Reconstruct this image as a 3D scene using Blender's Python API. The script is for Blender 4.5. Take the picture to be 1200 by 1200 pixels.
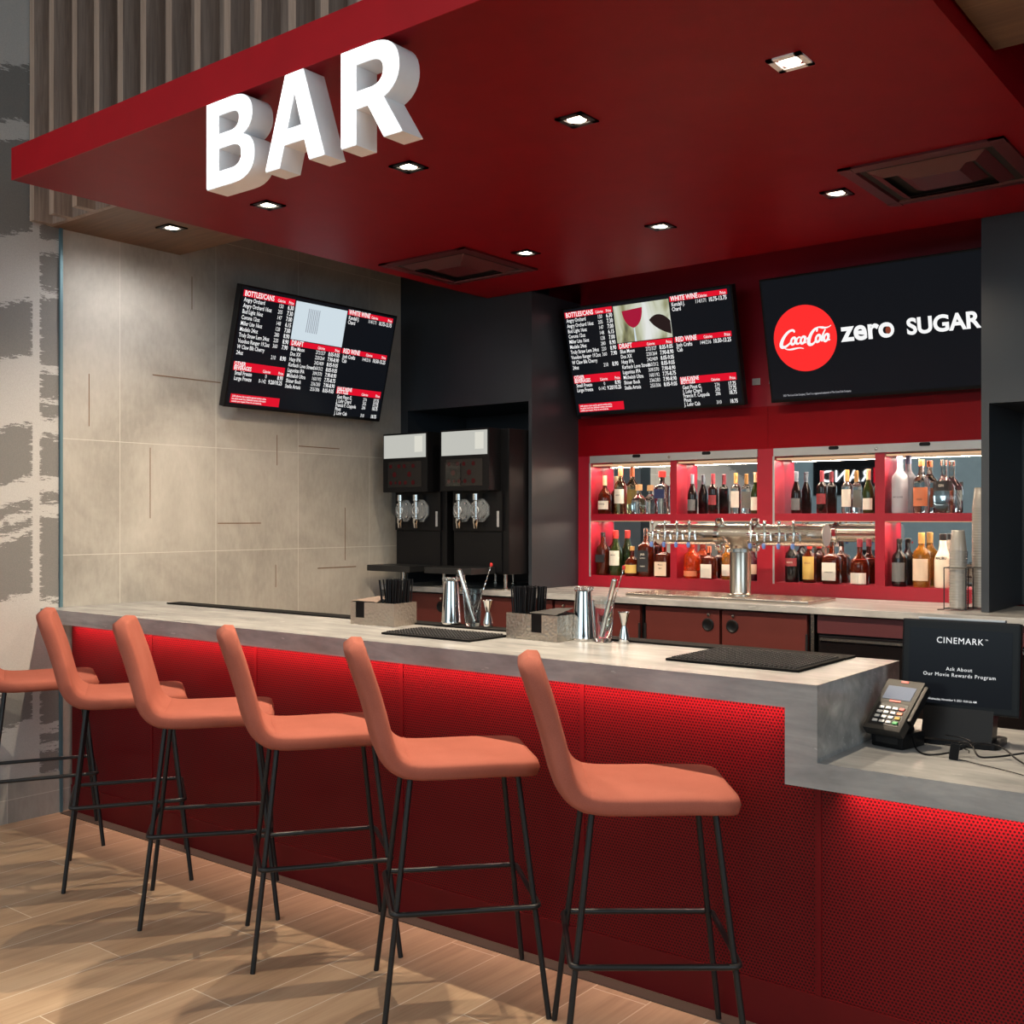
import bpy, bmesh, math, random
from math import pi, sin, cos, radians
from mathutils import Vector, Matrix

for o in list(bpy.data.objects):
    bpy.data.objects.remove(o)
SC = bpy.context.scene
COL = SC.collection
random.seed(7)

# ------------------------------------------------------------------ camera
cam_d = bpy.data.cameras.new('camera')
cam = bpy.data.objects.new('camera', cam_d)
COL.objects.link(cam)
cam.location = (0, 0, 1.53)
cam.rotation_euler = (radians(90), 0, radians(38.26))
cam_d.sensor_width = 36
cam_d.lens = 1274.1 / 1200 * 36
cam_d.shift_y = 7.3 / 1200
cam_d.clip_start = 0.05
SC.camera = cam

# ------------------------------------------------------------------ world, exposure
w = bpy.data.worlds.new('world')
SC.world = w
w.use_nodes = True
w.node_tree.nodes['Background'].inputs[0].default_value = (0.75, 0.82, 0.9, 1)
w.node_tree.nodes['Background'].inputs[1].default_value = 0.12
vs = SC.view_settings
vs.view_transform = 'Standard'
vs.look = 'None'
vs.exposure = 0.0
vs.gamma = 1.0
vs.use_curve_mapping = False


def light(name, kind, loc, rot=(0, 0, 0), energy=10, color=(1, 1, 1), size=0.1, size_y=None, spot=None, blend=0.3, parent=None, spread=180):
    d = bpy.data.lights.new(name, kind)
    d.energy = energy
    d.color = color
    if kind == 'AREA':
        d.spread = radians(spread)
        d.size = size
        if size_y:
            d.shape = 'RECTANGLE'
            d.size_y = size_y
    else:
        d.shadow_soft_size = size
    if kind == 'SPOT':
        d.spot_size = radians(spot)
        d.spot_blend = blend
    o = bpy.data.objects.new(name, d)
    o.location = loc
    o.rotation_euler = rot
    COL.objects.link(o)
    if parent:
        o.parent = parent
    return o


# large lights of the lobby: daylight from its glass front, plus fill lights added at ceiling and right wall
E_WINDOW_FILL, E_LOBBY, E_SPOT, E_BACK, E_SOFFIT = 175, 95, 132, 34, 34
light('window_and_fill', 'AREA', (-1.2, -6.9, 3.3), (radians(90), 0, radians(0)), E_WINDOW_FILL, (0.72, 0.91, 1.0), 6.5, 2.6)
light('window_and_fill', 'AREA', (6.2, -1.5, 2.6), (0, radians(90), 0), E_WINDOW_FILL * 0.9, (0.74, 0.90, 1.0), 3.4, 5.0)  # added cool fill from the right; this wall has no window
light('lobby_ceiling_fill', 'AREA', (-2.5, -1.6, 4.85), (0, 0, 0), E_LOBBY, (1.0, 0.95, 0.88), 4.5, 2.0)
light('lobby_ceiling_fill', 'AREA', (3.0, 1.2, 4.85), (0, 0, 0), E_LOBBY * 0.6, (1.0, 0.95, 0.88), 2.5, 2.5)

light('lobby_ceiling_fill', 'AREA', (-1.0, -5.0, 4.85), (0, 0, 0), E_LOBBY * 0.8, (1.0, 0.97, 0.93), 5.0, 1.5)  # added fill, brightens the lobby walls reflected in the shelf mirror

light('lobby_ceiling_fill', 'AREA', (-7.5, -4.0, 4.85), (0, 0, 0), E_LOBBY * 1.2, (0.95, 0.98, 1.0), 4.0, 3.0)  # added unseen fill for the far left of the lobby

# ------------------------------------------------------------------ helpers: materials


def lin(c):
    c = c / 255.0
    return c / 12.92 if c <= 0.04045 else ((c + 0.055) / 1.055) ** 2.4


def rgb(r, g, b):
    return (lin(r), lin(g), lin(b), 1)


class NT:
    """small wrapper to write node graphs as expressions"""

    def __init__(self, name):
        self.m = bpy.data.materials.new(name)
        self.m.use_nodes = True
        self.t = self.m.node_tree
        self.bsdf = self.t.nodes['Principled BSDF']
        self.tc = None

    def n(self, typ, **kw):
        nd = self.t.nodes.new(typ)
        for k, v in kw.items():
            setattr(nd, k, v)
        return nd

    def put(self, sock, v):
        if isinstance(v, bpy.types.NodeSocket):
            self.t.links.new(v, sock)
        else:
            sock.default_value = v

    def obj(self):
        if not self.tc:
            self.tc = self.n('ShaderNodeTexCoord')
        return self.tc.outputs['Object']

    def m2(self, op, a, b=0.0, c=None, clamp=False):
        nd = self.n('ShaderNodeMath', operation=op, use_clamp=clamp)
        self.put(nd.inputs[0], a)
        self.put(nd.inputs[1], b)
        if c is not None:
            self.put(nd.inputs[2], c)
        return nd.outputs[0]

    def xyz(self, v):
        nd = self.n('ShaderNodeSeparateXYZ')
        self.put(nd.inputs[0], v)
        return nd.outputs

    def comb(self, x, y, z):
        nd = self.n('ShaderNodeCombineXYZ')
        for s, v in zip(nd.inputs, (x, y, z)):
            self.put(s, v)
        return nd.outputs[0]

    def noise(self, vec, scale, detail=4, rough=0.55, dist=0.0):
        nd = self.n('ShaderNodeTexNoise')
        self.put(nd.inputs['Vector'], vec)
        nd.inputs['Scale'].default_value = scale
        nd.inputs['Detail'].default_value = detail
        nd.inputs['Roughness'].default_value = rough
        nd.inputs['Distortion'].default_value = dist
        return nd.outputs['Fac']

    def white(self, vec):
        nd = self.n('ShaderNodeTexWhiteNoise')
        self.put(nd.inputs['Vector'], vec)
        return nd.outputs['Value']

    def scl(self, vec, s):
        nd = self.n('ShaderNodeVectorMath', operation='MULTIPLY')
        self.put(nd.inputs[0], vec)
        nd.inputs[1].default_value = s
        return nd.outputs[0]

    def ramp(self, fac, stops):
        nd = self.n('ShaderNodeValToRGB')
        self.put(nd.inputs[0], fac)
        cr = nd.color_ramp
        while len(cr.elements) < len(stops):
            cr.elements.new(0.5)
        for e, (p, c) in zip(cr.elements, stops):
            e.position = p
            e.color = c
        return nd.outputs[0]

    def mix(self, fac, a, b, mode='MIX'):
        nd = self.n('ShaderNodeMix', data_type='RGBA', blend_type=mode)
        self.put(nd.inputs[0], fac)
        self.put(nd.inputs[6], a)
        self.put(nd.inputs[7], b)
        return nd.outputs[2]

    def bump(self, h, strength=0.3, dist=0.01):
        nd = self.n('ShaderNodeBump')
        nd.inputs['Strength'].default_value = strength
        nd.inputs['Distance'].default_value = dist
        self.put(nd.inputs['Height'], h)
        self.t.links.new(nd.outputs[0], self.bsdf.inputs['Normal'])

    def set(self, **kw):
        names = dict(color='Base Color', rough='Roughness', metal='Metallic', trans='Transmission Weight', ior='IOR', coat='Coat Weight', spec='Specular IOR Level', alpha='Alpha', emit='Emission Color', power='Emission Strength', sheen='Sheen Weight')
        for k, v in kw.items():
            self.put(self.bsdf.inputs[names[k]], v)
        return self


def M(name, c, rough=0.5, metal=0.0, var=0.06, scale=6.0, **kw):
    """plain material with a slight procedural tone variation"""
    t = NT(name)
    col = rgb(*c)
    if var:
        n = t.noise(t.obj(), scale, 3)
        lo = tuple(x * (1 - var) for x in col[:3]) + (1,)
        hi = tuple(min(1, x * (1 + var)) for x in col[:3]) + (1,)
        col = t.ramp(n, [(0.3, lo), (0.7, hi)])
    t.set(color=col, rough=rough, metal=metal, **kw)
    return t.m


def EM(name, c, power):
    t = NT(name)
    t.set(color=(0.004, 0.004, 0.004, 1), emit=rgb(*c), power=power, rough=0.18, spec=0.07)
    return t.m


def mat_floor():
    t = NT('wood_plank_tile')
    x, y, z = t.xyz(t.obj())
    W, L = 0.2035, 1.22
    fx = t.m2('DIVIDE', t.m2('ADD', x, 3.82), W)
    row = t.m2('FLOOR', fx)
    ys = t.m2('SUBTRACT', t.m2('SUBTRACT', y, 2.945), t.m2('MULTIPLY', row, L / 3))
    fy = t.m2('DIVIDE', ys, L)
    colm = t.m2('FLOOR', fy)
    gx = t.m2('ABSOLUTE', t.m2('SUBTRACT', t.m2('FRACT', fx), 0.5))
    gy = t.m2('ABSOLUTE', t.m2('SUBTRACT', t.m2('FRACT', fy), 0.5))
    g = t.m2('MAXIMUM', t.m2('GREATER_THAN', gx, 0.5 - 0.0021 / W), t.m2('GREATER_THAN', gy, 0.5 - 0.0021 / L))
    rnd = t.white(t.comb(row, colm, 0.0))
    v = t.comb(t.m2('ADD', t.m2('MULTIPLY', x, 26.0), t.m2('MULTIPLY', rnd, 40.0)), t.m2('MULTIPLY', y, 1.5), rnd)
    n1 = t.noise(v, 1.0, 4, 0.55, 0.5)
    n2 = t.noise(t.comb(t.m2('MULTIPLY', x, 130.0), t.m2('MULTIPLY', y, 5.0), rnd), 1.0, 3, 0.5)
    n3 = t.noise(t.comb(t.m2('ADD', t.m2('MULTIPLY', x, 6.0), t.m2('MULTIPLY', rnd, 17.0)), t.m2('MULTIPLY', y, 1.8), rnd), 1.0, 2, 0.5)
    f = t.m2('ADD', t.m2('ADD', t.m2('MULTIPLY', n1, 0.36), t.m2('MULTIPLY', n3, 0.30)), t.m2('ADD', t.m2('MULTIPLY', n2, 0.18), t.m2('MULTIPLY', rnd, 0.16)))
    c = t.ramp(f, [(0.30, rgb(142, 116, 93)), (0.44, rgb(166, 138, 111)), (0.56, rgb(182, 154, 125)), (0.7, rgb(198, 171, 142))])
    c = t.mix(g, c, rgb(214, 200, 180))
    t.set(color=c, rough=0.42)
    t.bump(t.m2('SUBTRACT', n2, t.m2('MULTIPLY', g, 2.0)), 0.08, 0.004)
    return t.m


def mat_tile():
    t = NT('concrete_tile')
    x, y, z = t.xyz(t.obj())
    fy = t.m2('DIVIDE', t.m2('SUBTRACT', y, 3.338), 0.629)
    gy = t.m2('GREATER_THAN', t.m2('ABSOLUTE', t.m2('SUBTRACT', t.m2('FRACT', fy), 0.5)), 0.5 - 0.0016 / 0.629)
    g = gy
    for zz in (0.117, 1.337, 1.947, 3.17):
        g = t.m2('MAXIMUM', g, t.m2('LESS_THAN', t.m2('ABSOLUTE', t.m2('SUBTRACT', z, zz)), 0.0016))
    rid = t.white(t.comb(t.m2('FLOOR', fy), t.m2('FLOOR', t.m2('DIVIDE', t.m2('SUBTRACT', z, 1.337), 0.61)), 0.0))
    n1 = t.noise(t.obj(), 1.7, 6, 0.62, 0.6)
    n2 = t.noise(t.scl(t.obj(), (1, 14, 5)), 3.0, 4, 0.6)
    f = t.m2('ADD', t.m2('MULTIPLY', n1, 0.75), t.m2('ADD', t.m2('MULTIPLY', n2, 0.2), t.m2('MULTIPLY', rid, 0.08)))
    c = t.ramp(f, [(0.3, rgb(132, 128, 122)), (0.5, rgb(160, 156, 149)), (0.72, rgb(181, 177, 170))])
    c = t.mix(g, c, rgb(196, 192, 185))
    t.set(color=c, rough=0.5)
    return t.m


def mat_mural():
    t = NT('brush_stroke_mural')
    x, y, z = t.xyz(t.obj())
    # stacked dry-brush blocks either side of a pale upright gap, ragged along each edge
    jag = t.noise(t.comb(0.0, t.m2('MULTIPLY', y, 9.0), t.m2('MULTIPLY', z, 50.0)), 1.0, 5, 0.75)
    zj = t.m2('ADD', z, t.m2('MULTIPLY', t.m2('SUBTRACT', jag, 0.5), 0.20))

    def bands(zz, edges):
        nd = t.n('ShaderNodeValToRGB')
        t.put(nd.inputs[0], t.m2('DIVIDE', zz, 5.0))
        cr = nd.color_ramp
        cr.interpolation = 'CONSTANT'
        while len(cr.elements) < 2 * len(edges) + 1:
            cr.elements.new(1.0)
        cr.elements[0].position = 0
        cr.elements[0].color = (0, 0, 0, 1)
        for i, (lo, hi) in enumerate(edges):
            cr.elements[2 * i + 1].position = lo / 5.0
            cr.elements[2 * i + 1].color = (1, 1, 1, 1)
            cr.elements[2 * i + 2].position = hi / 5.0
            cr.elements[2 * i + 2].color = (0, 0, 0, 1)
        return nd.outputs[0]
    slope = t.m2('MULTIPLY', t.m2('SUBTRACT', y, 2.75), 0.3)
    lf = bands(t.m2('SUBTRACT', zj, slope), [(.48, .66), (1.12, 1.42), (1.46, 1.50), (1.53, 1.6), (1.70, 1.98), (2.33, 2.60), (2.95, 3.42), (3.52, 3.80), (4.3, 4.6)])
    rt = bands(zj, [(.21, .33), (.36, .42), (.46, .63), (1.11, 1.54), (1.60, 1.66), (1.72, 1.94), (2.04, 2.11), (2.13, 2.28), (2.32, 2.66), (2.70, 2.88), (2.95, 3.06), (3.5, 3.9)])
    right = t.m2('GREATER_THAN', y, 2.86)
    row = t.noise(t.comb(t.m2('MULTIPLY', right, 7.0), 0.0, t.m2('MULTIPLY', z, 40.0)), 1.0, 4, 0.8)
    d = t.m2('ABSOLUTE', t.m2('SUBTRACT', y, 2.862))
    gap = t.m2('LESS_THAN', d, t.m2('ADD', 0.018, t.m2('MULTIPLY', t.m2('MAXIMUM', t.m2('SUBTRACT', row, 0.50), 0.0), 0.22)))
    paint = t.m2('MULTIPLY', t.m2('ADD', t.m2('MULTIPLY', lf, t.m2('SUBTRACT', 1.0, right)), t.m2('MULTIPLY', rt, right)), t.m2('SUBTRACT', 1.0, gap))
    weave = t.noise(t.scl(t.obj(), (1, 120, 120)), 2.0, 2)
    base = t.ramp(weave, [(0.3, rgb(168, 166, 164)), (0.7, rgb(182, 180, 178))])
    dark = t.ramp(weave, [(0.3, rgb(108, 107, 105)), (0.7, rgb(120, 118, 116))])
    t.set(color=t.mix(paint, base, dark), rough=0.75)
    return t.m


def mat_wood(name, dark, mid, light_, axis='z', rough=0.5):
    t = NT(name)
    s = {'z': (60, 60, 3), 'x': (3, 60, 60), 'y': (60, 3, 60)}[axis]
    n1 = t.noise(t.scl(t.obj(), s), 1.0, 5, 0.6, 0.8)
    n2 = t.noise(t.scl(t.obj(), tuple(q * 0.13 for q in s)), 1.0, 2, 0.5)
    f = t.m2('ADD', t.m2('MULTIPLY', n1, 0.65), t.m2('MULTIPLY', n2, 0.35))
    t.set(color=t.ramp(f, [(0.34, rgb(*dark)), (0.5, rgb(*mid)), (0.66, rgb(*light_))]), rough=rough)
    return t.m


def mat_stone():
    t = NT('grey_stone_worktop')
    n1 = t.noise(t.scl(t.obj(), (1.4, 7, 9)), 1.6, 6, 0.62, 0.7)
    n2 = t.noise(t.scl(t.obj(), (1, 2, 2)), 5.0, 4, 0.6)
    v = t.noise(t.scl(t.obj(), (4, 14, 18)), 3.0, 3, 0.5)
    f = t.m2('ADD', t.m2('MULTIPLY', n1, 0.6), t.m2('MULTIPLY', n2, 0.4))
    c = t.ramp(f, [(0.3, rgb(116, 117, 118)), (0.5, rgb(148, 148, 147)), (0.7, rgb(176, 175, 172))])
    c = t.mix(t.m2('MULTIPLY', t.m2('GREATER_THAN', v, 0.71), 0.35), c, rgb(205, 203, 200))
    t.set(color=c, rough=0.27, spec=0.6)
    return t.m


def mat_perf():
    t = NT('perforated_red_metal')
    x, y, z = t.xyz(t.obj())
    p = 0.0108
    q = p * math.sqrt(3)

    def dist(off):
        ax = t.m2('MULTIPLY', t.m2('SUBTRACT', t.m2('FRACT', t.m2('ADD', t.m2('DIVIDE', x, p), off)), 0.5), p)
        az = t.m2('MULTIPLY', t.m2('SUBTRACT', t.m2('FRACT', t.m2('ADD', t.m2('DIVIDE', z, q), off)), 0.5), q)
        return t.m2('SQRT', t.m2('ADD', t.m2('MULTIPLY', ax, ax), t.m2('MULTIPLY', az, az)))
    d = t.m2('MINIMUM', dist(0.0), dist(0.5))
    hole = t.m2('LESS_THAN', d, 0.0033)
    c = t.mix(hole, rgb(108, 5, 14), rgb(36, 2, 5))
    t.set(color=c, rough=0.42, spec=0.22)
    t.bump(t.m2('SUBTRACT', 1.0, hole), 0.35, 0.003)
    return t.m


def mat_hammer():
    t = NT('hammered_steel')
    nd = t.n('ShaderNodeTexVoronoi')
    t.put(nd.inputs['Vector'], t.obj())
    nd.inputs['Scale'].default_value = 90
    t.set(color=rgb(178, 168, 155), metal=0.8, rough=0.28)
    t.bump(nd.outputs['Distance'], 0.55, 0.005)
    return t.m


def mat_fabric():
    t = NT('coral_fabric')
    n = t.noise(t.obj(), 420, 2)
    n2 = t.noise(t.obj(), 7, 3)
    f = t.m2('ADD', t.m2('MULTIPLY', n, 0.5), t.m2('MULTIPLY', n2, 0.5))
    t.set(color=t.ramp(f, [(0.35, rgb(142, 78, 64)), (0.65, rgb(158, 90, 75))]), rough=0.9, spec=0.2)
    t.bump(n, 0.12, 0.001)
    return t.m


def mat_glass(name, c, rough=0.03, trans=1.0):
    t = NT(name)
    n = t.noise(t.obj(), 9, 2)
    col = rgb(*c)
    t.set(color=t.ramp(n, [(0.3, tuple(x * 0.95 for x in col[:3]) + (1,)), (0.7, col)]), rough=rough, trans=trans, ior=1.45)
    return t.m


MT = dict(
    floor=mat_floor(), tile=mat_tile(), mural=mat_mural(), stone=mat_stone(), perf=mat_perf(), hammer=mat_hammer(), fabric=mat_fabric(),
    slat=mat_wood('walnut_slat', (116, 100, 91), (142, 124, 114), (164, 146, 135)),
    slat_edge=mat_wood('pale_slat_edge', (158, 134, 119), (176, 151, 135), (190, 166, 150)),
    soffit=mat_wood('soffit_wood', (84, 60, 42), (102, 74, 52), (116, 87, 63), 'x'),
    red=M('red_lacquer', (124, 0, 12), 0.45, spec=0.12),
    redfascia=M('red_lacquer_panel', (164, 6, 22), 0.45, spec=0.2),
    redjoint=M('red_joint_strip', (98, 5, 13), 0.45, spec=0.22),
    redshelf=M('red_shelf_laminate', (150, 12, 36), 0.38),
    maroon=M('maroon_door', (80, 33, 29), 0.45, spec=0.3),
    maroon_d=M('maroon_trim', (70, 20, 26), 0.5),
    darkred=M('dark_red_kick', (92, 10, 14), 0.5, spec=0.22),
    black=M('charcoal_panel', (44, 48, 54), 0.4),
    blackp=M('black_plastic', (16, 16, 18), 0.35, spec=0.18),
    blackm=M('black_metal', (30, 31, 33), 0.38, metal=0.3),
    rubber=M('black_rubber', (15, 14, 14), 0.75, spec=0.15), nub=M('rubber_nub', (34, 31, 30), 0.5),
    chrome=M('polished_steel', (225, 224, 222), 0.08, metal=1.0),
    steel=M('brushed_steel', (200, 192, 182), 0.24, metal=1.0),
    grey=M('grey_aluminium', (168, 170, 173), 0.4, metal=0.4),
    mirror=M('mirror_glass', (226, 232, 234), 0.015, metal=1.0, var=0.0),
    white=M('white_enamel', (238, 240, 244), 0.4),
    rust=M('bronze_inlay', (110, 84, 66), 0.5),
    teal=M('blue_grey_trim', (96, 128, 140), 0.4, metal=0.4),
    ventred=M('dark_red_grille', (74, 8, 15), 0.45),
    dark=M('dark_void', (14, 12, 12), 0.8),
    lobby=M('blue_grey_paint', (150, 170, 178), 0.7),
    ceil=M('ceiling_paint', (120, 116, 112), 0.8),
    base_shade=M('bar_base_shade', (74, 64, 56), 0.5),  # dark colour stands in for shade below the bar front
    cup=M('clear_plastic_cup', (176, 172, 166), 0.12, trans=0.35),
    label_w=M('paper_label', (222, 216, 204), 0.7),
    ink=M('label_ink', (40, 36, 36), 0.7),
    navy=M('navy_label', (40, 50, 92), 0.6),
    blabel=M('black_label', (38, 38, 42), 0.6),
    olabel=M('orange_label', (206, 120, 84), 0.6),
    ylabel=M('yellow_label', (206, 172, 92), 0.6),
    rlabel=M('red_label', (132, 44, 50), 0.6),
    glabel=M('grey_label', (104, 106, 108), 0.6),
    beige=M('beige_label', (214, 190, 168), 0.7),
    capred=M('red_cap', (190, 44, 40), 0.4), capgold=M('gold_cap', (206, 160, 96), 0.35, metal=0.3), capgrey=M('grey_foil', (120, 126, 138), 0.4), capgreen=M('sage_foil', (150, 170, 150), 0.4),
    capblack=M('black_cap', (38, 34, 34), 0.4), cork=M('cork_stopper', (206, 158, 110), 0.7), capmaroon=M('maroon_foil', (130, 46, 56), 0.4), capblue=M('blue_foil', (120, 132, 168), 0.4), caporange=M('orange_cap', (214, 110, 70), 0.4),
    capcream=M('cream_foil', (214, 190, 150), 0.5),
    g_clear=mat_glass('clear_glass', (236, 242, 242)), g_cover=M('clear_faceplate', (214, 220, 224), 0.1, trans=0.8), g_pale=mat_glass('pale_gold_glass', (226, 212, 160)), g_amber=mat_glass('amber_spirit', (176, 78, 24), trans=0.8), g_orange=mat_glass('orange_spirit', (226, 84, 34), trans=0.75),
    g_brown=mat_glass('brown_spirit', (96, 34, 14), trans=0.55), g_dark=mat_glass('dark_wine_glass', (26, 16, 14), trans=0.2), g_green=mat_glass('green_glass', (52, 66, 30), trans=0.4), g_frost=mat_glass('frosted_glass', (206, 206, 216), 0.45, 0.35),
    g_gold=mat_glass('gold_rum', (196, 130, 50), trans=0.7), g_white=M('white_bottle', (232, 220, 200), 0.25), g_black=M('black_bottle', (20, 17, 18), 0.15), g_purple=M('purple_bottle', (60, 18, 34), 0.2),
    e_sign=EM('lit_sign_face', (255, 255, 255), 2.6), e_lamp=EM('lamp_lens', (255, 238, 210), 14.0), e_led=EM('led_strip_light', (255, 206, 160), 0.7), e_ledw=EM('led_tape', (255, 225, 200), 4.0),
    e_scr=EM('screen_black', (18, 21, 27), 0.8), e_white=EM('screen_white', (255, 255, 255), 0.95), e_red=EM('screen_red', (230, 16, 44), 0.95), e_coke=EM('screen_bright_red', (255, 46, 46), 1.0), e_grey=EM('screen_grey', (190, 190, 196), 0.85), e_pic=EM('screen_pale_blue', (212, 226, 234), 0.95), e_lcd=M('small_screen_blue_grey', (112, 122, 142), 0.55, spec=0.1), e_merch=EM('lit_merchandiser', (206, 206, 198), 0.85), e_notice=EM('lit_notice', (228, 226, 214), 0.9), e_darkred=EM('dim_red_icon', (150, 30, 40), 0.12), e_smear=EM('screen_smear', (150, 156, 170), 0.8),
)


def mat_picture():
    t = NT('screen_wine_picture')
    v = t.obj()
    n = t.noise(t.scl(v, (7, 1, 3)), 1.0, 3, 0.5, 0.6)
    c = t.ramp(n, [(0.3, rgb(40, 34, 30)), (0.42, rgb(150, 150, 110)), (0.52, rgb(206, 210, 186)), (0.7, rgb(240, 242, 238))])
    t.set(color=(0.02, 0.02, 0.02, 1), emit=c, power=0.85, rough=0.3)
    return t.m


MT['e_wine'] = mat_picture()
MT['e_wred'] = EM('screen_wine_red', (176, 24, 60), 0.85)

# ------------------------------------------------------------------ helpers: meshes


class MB:
    def __init__(self):
        self.bm = bmesh.new()

    def box(self, x0, y0, z0, x1, y1, z1, bev=0.0, seg=2, mtx=None):
        r = bmesh.ops.create_cube(self.bm, size=1.0)
        vs_ = r['verts']
        bmesh.ops.scale(self.bm, vec=(abs(x1 - x0), abs(y1 - y0), abs(z1 - z0)), verts=vs_)
        bmesh.ops.translate(self.bm, vec=((x0 + x1) / 2, (y0 + y1) / 2, (z0 + z1) / 2), verts=vs_)
        if bev > 0:
            es = list({e for v in vs_ for e in v.link_edges})
            rb = bmesh.ops.bevel(self.bm, geom=es, offset=bev, segments=seg, affect='EDGES', profile=0.7)
            vs_ = list({v for f in rb['faces'] for v in f.verts} | {v for v in vs_ if v.is_valid})
        if mtx:
            bmesh.ops.transform(self.bm, matrix=mtx, verts=vs_)
        return self

    def prism(self, pts, axis, a, b):
        """extrude a 2D outline (list of pairs) along axis between a and b"""
        def to3(p, d):
            if axis == 'x':
                return (d, p[0], p[1])
            if axis == 'y':
                return (p[0], d, p[1])
            return (p[0], p[1], d)
        va = [self.bm.verts.new(to3(p, a)) for p in pts]
        vb = [self.bm.verts.new(to3(p, b)) for p in pts]
        n = len(pts)
        self.bm.faces.new(va)
        self.bm.faces.new(list(reversed(vb)))
        for i in range(n):
            self.bm.faces.new((va[i], vb[i], vb[(i + 1) % n], va[(i + 1) % n]))
        return self

    def lathe(self, prof, seg=24, c=(0, 0, 0), squash=(1, 1), mtx=None, sq=1.0):
        """prof: list of (radius, z); sq<1 makes the section squarer"""
        rings = []
        new = []
        for r, z in prof:
            if r < 1e-6:
                v = self.bm.verts.new((c[0], c[1], c[2] + z))
                rings.append([v])
                new.append(v)
            else:
                ring = []
                for i in range(seg):
                    a = 2 * pi * (i + 0.5) / seg
                    ca, sa = cos(a), sin(a)
                    if sq < 1:
                        ca = math.copysign(abs(ca) ** sq, ca)
                        sa = math.copysign(abs(sa) ** sq, sa)
                    v = self.bm.verts.new((c[0] + r * ca * squash[0], c[1] + r * sa * squash[1], c[2] + z))
                    ring.append(v)
                    new.append(v)
                rings.append(ring)
        for A, B in zip(rings, rings[1:]):
            for i in range(seg):
                j = (i + 1) % seg
                if len(A) == 1 and len(B) == 1:
                    continue
                if len(A) == 1:
                    self.bm.faces.new((A[0], B[j], B[i]))
                elif len(B) == 1:
                    self.bm.faces.new((A[i], A[j], B[0]))
                else:
                    self.bm.faces.new((A[i], A[j], B[j], B[i]))
        if mtx:
            bmesh.ops.transform(self.bm, matrix=mtx, verts=new)
        return self

    def tube(self, pts, r, seg=10, closed=False, r2=None):
        P = [Vector(p) for p in pts]
        n = len(P)
        rings = []
        up = None
        for i in range(n):
            if closed:
                d = (P[(i + 1) % n] - P[i - 1]).normalized()
            else:
                d = (P[min(i + 1, n - 1)] - P[max(i - 1, 0)]).normalized()
            if up is None:
                up = Vector((0, 0, 1)) if abs(d.z) < 0.9 else Vector((1, 0, 0))
            s = d.cross(up).normalized()
            up = s.cross(d).normalized()
            rr = r if r2 is None else r + (r2 - r) * i / (n - 1)
            rings.append([self.bm.verts.new(P[i] + (s * cos(2 * pi * k / seg) + up * sin(2 * pi * k / seg)) * rr) for k in range(seg)])
        m = n if closed else n - 1
        for i in range(m):
            A, B = rings[i], rings[(i + 1) % n]
            for k in range(seg):
                self.bm.faces.new((A[k], A[(k + 1) % seg], B[(k + 1) % seg], B[k]))
        if not closed:
            self.bm.faces.new(list(reversed(rings[0])))
            self.bm.faces.new(rings[-1])
        return self

    def quad(self, *p):
        self.bm.faces.new([self.bm.verts.new(q) for q in p])
        return self

    def poly(self, pts):
        self.bm.faces.new([self.bm.verts.new(q) for q in pts])
        return self

    def build(self, name, mat, parent=None, loc=None, smooth=None, rot=None):
        bmesh.ops.recalc_face_normals(self.bm, faces=self.bm.faces)
        me = bpy.data.meshes.new(name)
        self.bm.to_mesh(me)
        self.bm.free()
        return link(name, me, mat, parent, loc, smooth, rot)


def link(name, me, mat, parent=None, loc=None, smooth=None, rot=None):
    me.materials.clear()
    me.materials.append(MT[mat] if isinstance(mat, str) else mat)
    if smooth:
        for p in me.polygons:
            p.use_smooth = True
        me.set_sharp_from_angle(angle=radians(smooth))
    o = bpy.data.objects.new(name, me)
    COL.objects.link(o)
    if parent:
        o.parent = parent
    if loc:
        o.location = loc
    if rot:
        o.rotation_euler = rot
    return o


def tag(o, label, cat, group=None):
    o['label'] = label
    o['category'] = cat
    if group:
        o['group'] = group
    return o


def thing(name, label, cat, loc=(0, 0, 0), rot=(0, 0, 0), group=None):
    o = bpy.data.objects.new(name, None)
    o.empty_display_size = 0.05
    COL.objects.link(o)
    o.location = loc
    o.rotation_euler = rot
    return tag(o, label, cat, group)


def struct(o):
    o['kind'] = 'structure'
    return o


def copy_tree(o, parent=None):
    c = o.copy()
    COL.objects.link(c)
    if parent:
        c.parent = parent
    for ch in o.children:
        copy_tree(ch, c)
    return c


def rounded(x0, z0, x1, z1, r, n=5):
    out = []
    for cx, cz, a0 in ((x1 - r, z1 - r, 0), (x0 + r, z1 - r, 90), (x0 + r, z0 + r, 180), (x1 - r, z0 + r, 270)):
        for i in range(n + 1):
            a = radians(a0 + 90 * i / n)
            out.append((cx + r * cos(a), cz + r * sin(a)))
    return out


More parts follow.
